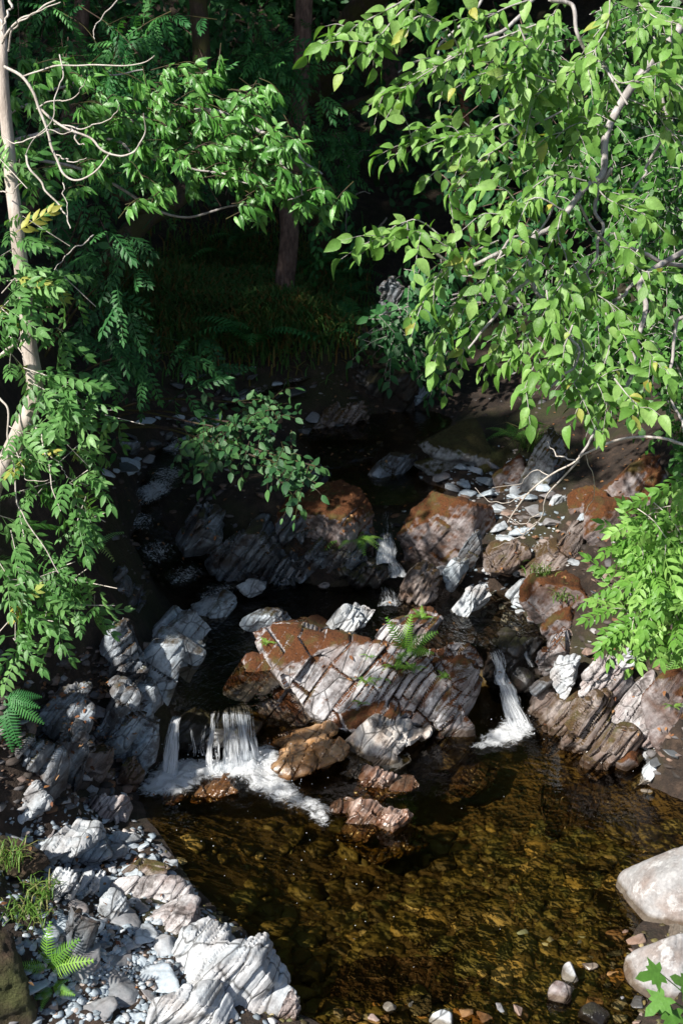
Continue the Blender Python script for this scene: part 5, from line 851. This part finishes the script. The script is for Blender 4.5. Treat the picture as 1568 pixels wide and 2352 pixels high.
g = on_ground(585, 800)[0]; fern(g, 9, .85, 'large dark fern at the foot of the grassy bank', 'rowan', .75); g = on_ground(500, 770)[0]; fern(g, 8, .7, 'dark fern left of the largest one on the grassy bank', 'rowan', .6); g = on_ground(742, 790)[0]; fern(g, 4, .5, 'small fern standing in the dark right of the grassy bank', 'rowan', .9, 0, 2.5)
for k in range(14): g = on_ground(RNG.uniform(400, 840), RNG.uniform(560, 800))[0]; fern(g, 7, RNG.uniform(.4, .7), 'dark fern among the rough grass of the shaded bank', 'rowan', .7, group='ferns of the shaded bank')
g = on_ground(1180, 1010)[0]; fern(g, 6, .4, 'dark green fern beside the moss-topped grey rock', 'bush', .6); g = on_ground(205, 1265)[0]; fern(g, 5, .4, 'fern tip showing below the ash leaves on the left bank', 'ash', .5)
def blades(pos, h, w, mat, name, label, cat_, kind=None, lean=.5, sun=0):
    n = len(pos); A = Acc(); a = RNG.uniform(0, 6.28, n); out = np.stack([np.cos(a), np.sin(a), 0 * a], 1); sd = np.stack([-np.sin(a), np.cos(a), 0 * a], 1); h = h * RNG.uniform(.5, 1.2, n)[:, None]; le = lean * RNG.uniform(.2, 1.3, n)[:, None]; W = sd * w
    p0 = pos; p1 = pos + out * h * le * .25 + np.array([0, 0, .55]) * h; p2 = pos + out * h * le * .8 + np.array([0, 0, .85]) * h * (1 - .2 * le); p3 = pos + out * h * le * 1.25 + np.array([0, 0, .8]) * h * (1 - .4 * le)
    v = np.stack([p0 - W, p0 + W, p1 + W, p1 - W, p2 + W * .7, p2 - W * .7, p3 + W * .1, p3 - W * .1], 1).reshape(-1, 3); f = (np.array([(0, 1, 2, 3), (3, 2, 4, 5), (5, 4, 6, 7)])[None] + (np.arange(n) * 8)[:, None, None]).reshape(-1, 4)
    A.add(v, f, np.repeat(RNG.uniform(size=n), 3)); o = A.link(name, M[mat], origin=pos.mean(0)); return tag(o, label, cat_, kind=kind)
n = 12000; u = RNG.normal(560, 130, n); v = RNG.normal(690, 65, n); pos = on_ground(u, v); pos = pos[(pos[:, 1] < 22) & (pos[:, 1] > 12.5) & (u < 860)]; blades(pos, .24, .008, 'grass', 'grass', 'rough grass with dead rusty stalks on the shaded bank below the brown tree', 'grass', 'stuff', .7)
for u, v, lab, hh in [(20,1985,'bright green grass tuft on the left mossy mound', .14), (60,2110,'long bladed grass tuft on the lower left earth bank', .13), (95,2060,'short grass sprig on the mossy lower left mound', .12), (1290,1375,'yellow-green grass sprig on the orange mossy mound', .10), (1215,1035,'thin grass tuft beside the moss-topped rock', .3), (1240,1320,'short grass sprig behind the orange mossy mound', .08)]:
    zz = ROOTS[(u, v)] + [0, 0, .01]; pos = zz + RNG.normal(0, .05, (70, 3)) * [1, 1, .15]; blades(pos, hh, .0035, 'tuft', 'grass_tuft', lab, 'grass tuft', None, .9)
# fallen leaves
A = Acc(); pts = LIT + [0, 0, .008]
scatter(A, T_SMALL, pts, norm(RNG.normal(size=(len(pts), 3)) * [1, 1, .2]), norm(RNG.normal(0, .3, (len(pts), 3)) + [0, 0, 1]), RNG.uniform(.02, .05, len(pts))); o = A.link('leaf_litter', M['litter'], origin=pts.mean(0)); tag(o, 'brown fallen leaves scattered over rocks and soil', 'leaf litter', kind='stuff')
# maple sprig at the lower right corner
def maple_t():
    ang = [(-2.6, .35), (-2.2, .55), (-1.75, .35), (-1.35, .75), (-1.0, .45), (-.75, .55), (-.5, .42), (-.28, .75), (0, 1.0), (.28, .75), (.5, .42), (.75, .55), (1.0, .45), (1.35, .75), (1.75, .35), (2.2, .55), (2.6, .35)]
    v = [(0, 0, 0)] + [(math.sin(a) * r * .8, math.cos(a) * r * .8 + .1, -.12 * r * r) for a, r in ang]; return np.array(v), np.array([(0, i, i + 1) for i in range(1, len(ang))])
mb = PY(1680, 2420, 4.9); ms = empty('maple_sprig', mb, 'bright green maple sprig with lobed leaves in the lower right corner', 'sprig'); A = Acc(); AT = Acc(); ep = []
for u, v in [(1515,2235), (1525,2290), (1545,2320), (1580,2265), (1590,2340)]: p = PY(u, v, 4.75); tube(AT, [mb, mb * .4 + p * .6 + [0, 0, .03], p], .004, .002, 5, 10); ep.append(p)
ep = np.array(ep); scatter(A, [maple_t()], ep, norm(np.array([[-.7, -.3, .1], [-.6, -.4, -.3], [-.3, -.5, -.5], [-.5, -.2, .5], [.2, -.4, -.6]])), norm(np.array([0, -.6, .8]) + RNG.normal(0, .15, (5, 3))), .13); AT.link('stem', M['fern'], ms); A.link('leaf', M['maple'], ms)
# ------------------------------------------------------------------ light and camera
w = bpy.data.worlds.new('World'); bpy.context.scene.world = w; w.use_nodes = True; nt = w.node_tree; bg = nt.nodes['Background']; sky = nt.nodes.new('ShaderNodeTexSky'); sky.sky_type = 'NISHITA'; sky.sun_disc = False
sky.sun_elevation = math.asin(SUN[2]); sky.sun_rotation = math.atan2(SUN[0], SUN[1]); nt.links.new(sky.outputs[0], bg.inputs[0]); bg.inputs[1].default_value = .08
sl = bpy.data.lights.new('sun', 'SUN'); sl.energy = 5.0; sl.angle = math.radians(1.2); sl.color = (1, .95, .87); so = bpy.data.objects.new('sun', sl); C.objects.link(so); so.rotation_euler = Vector(SUN).to_track_quat('Z', 'Y').to_euler(); so.location = (-20, -15, 25)
cam = bpy.data.cameras.new('camera'); co = bpy.data.objects.new('camera', cam); C.objects.link(co); co.location = CAM; co.rotation_euler = (math.pi / 2 - PITCH, 0, 0); cam.sensor_fit = 'VERTICAL'; cam.sensor_height = 24; cam.lens = 12 / TV; cam.clip_end = 500; cam.clip_start = .05
cam.dof.use_dof = True; cam.dof.focus_distance = 8.6; cam.dof.aperture_fstop = 3.2
sc = bpy.context.scene; sc.camera = co; sc.view_settings.view_transform = 'Standard'; sc.view_settings.look = 'None'; sc.view_settings.exposure = 0.75; sc.view_settings.gamma = 1
sc.render.engine = 'CYCLES'; sc.cycles.max_bounces = 7; sc.cycles.diffuse_bounces = 2; sc.cycles.glossy_bounces = 2; sc.cycles.transparent_max_bounces = 14; sc.cycles.use_denoising = True
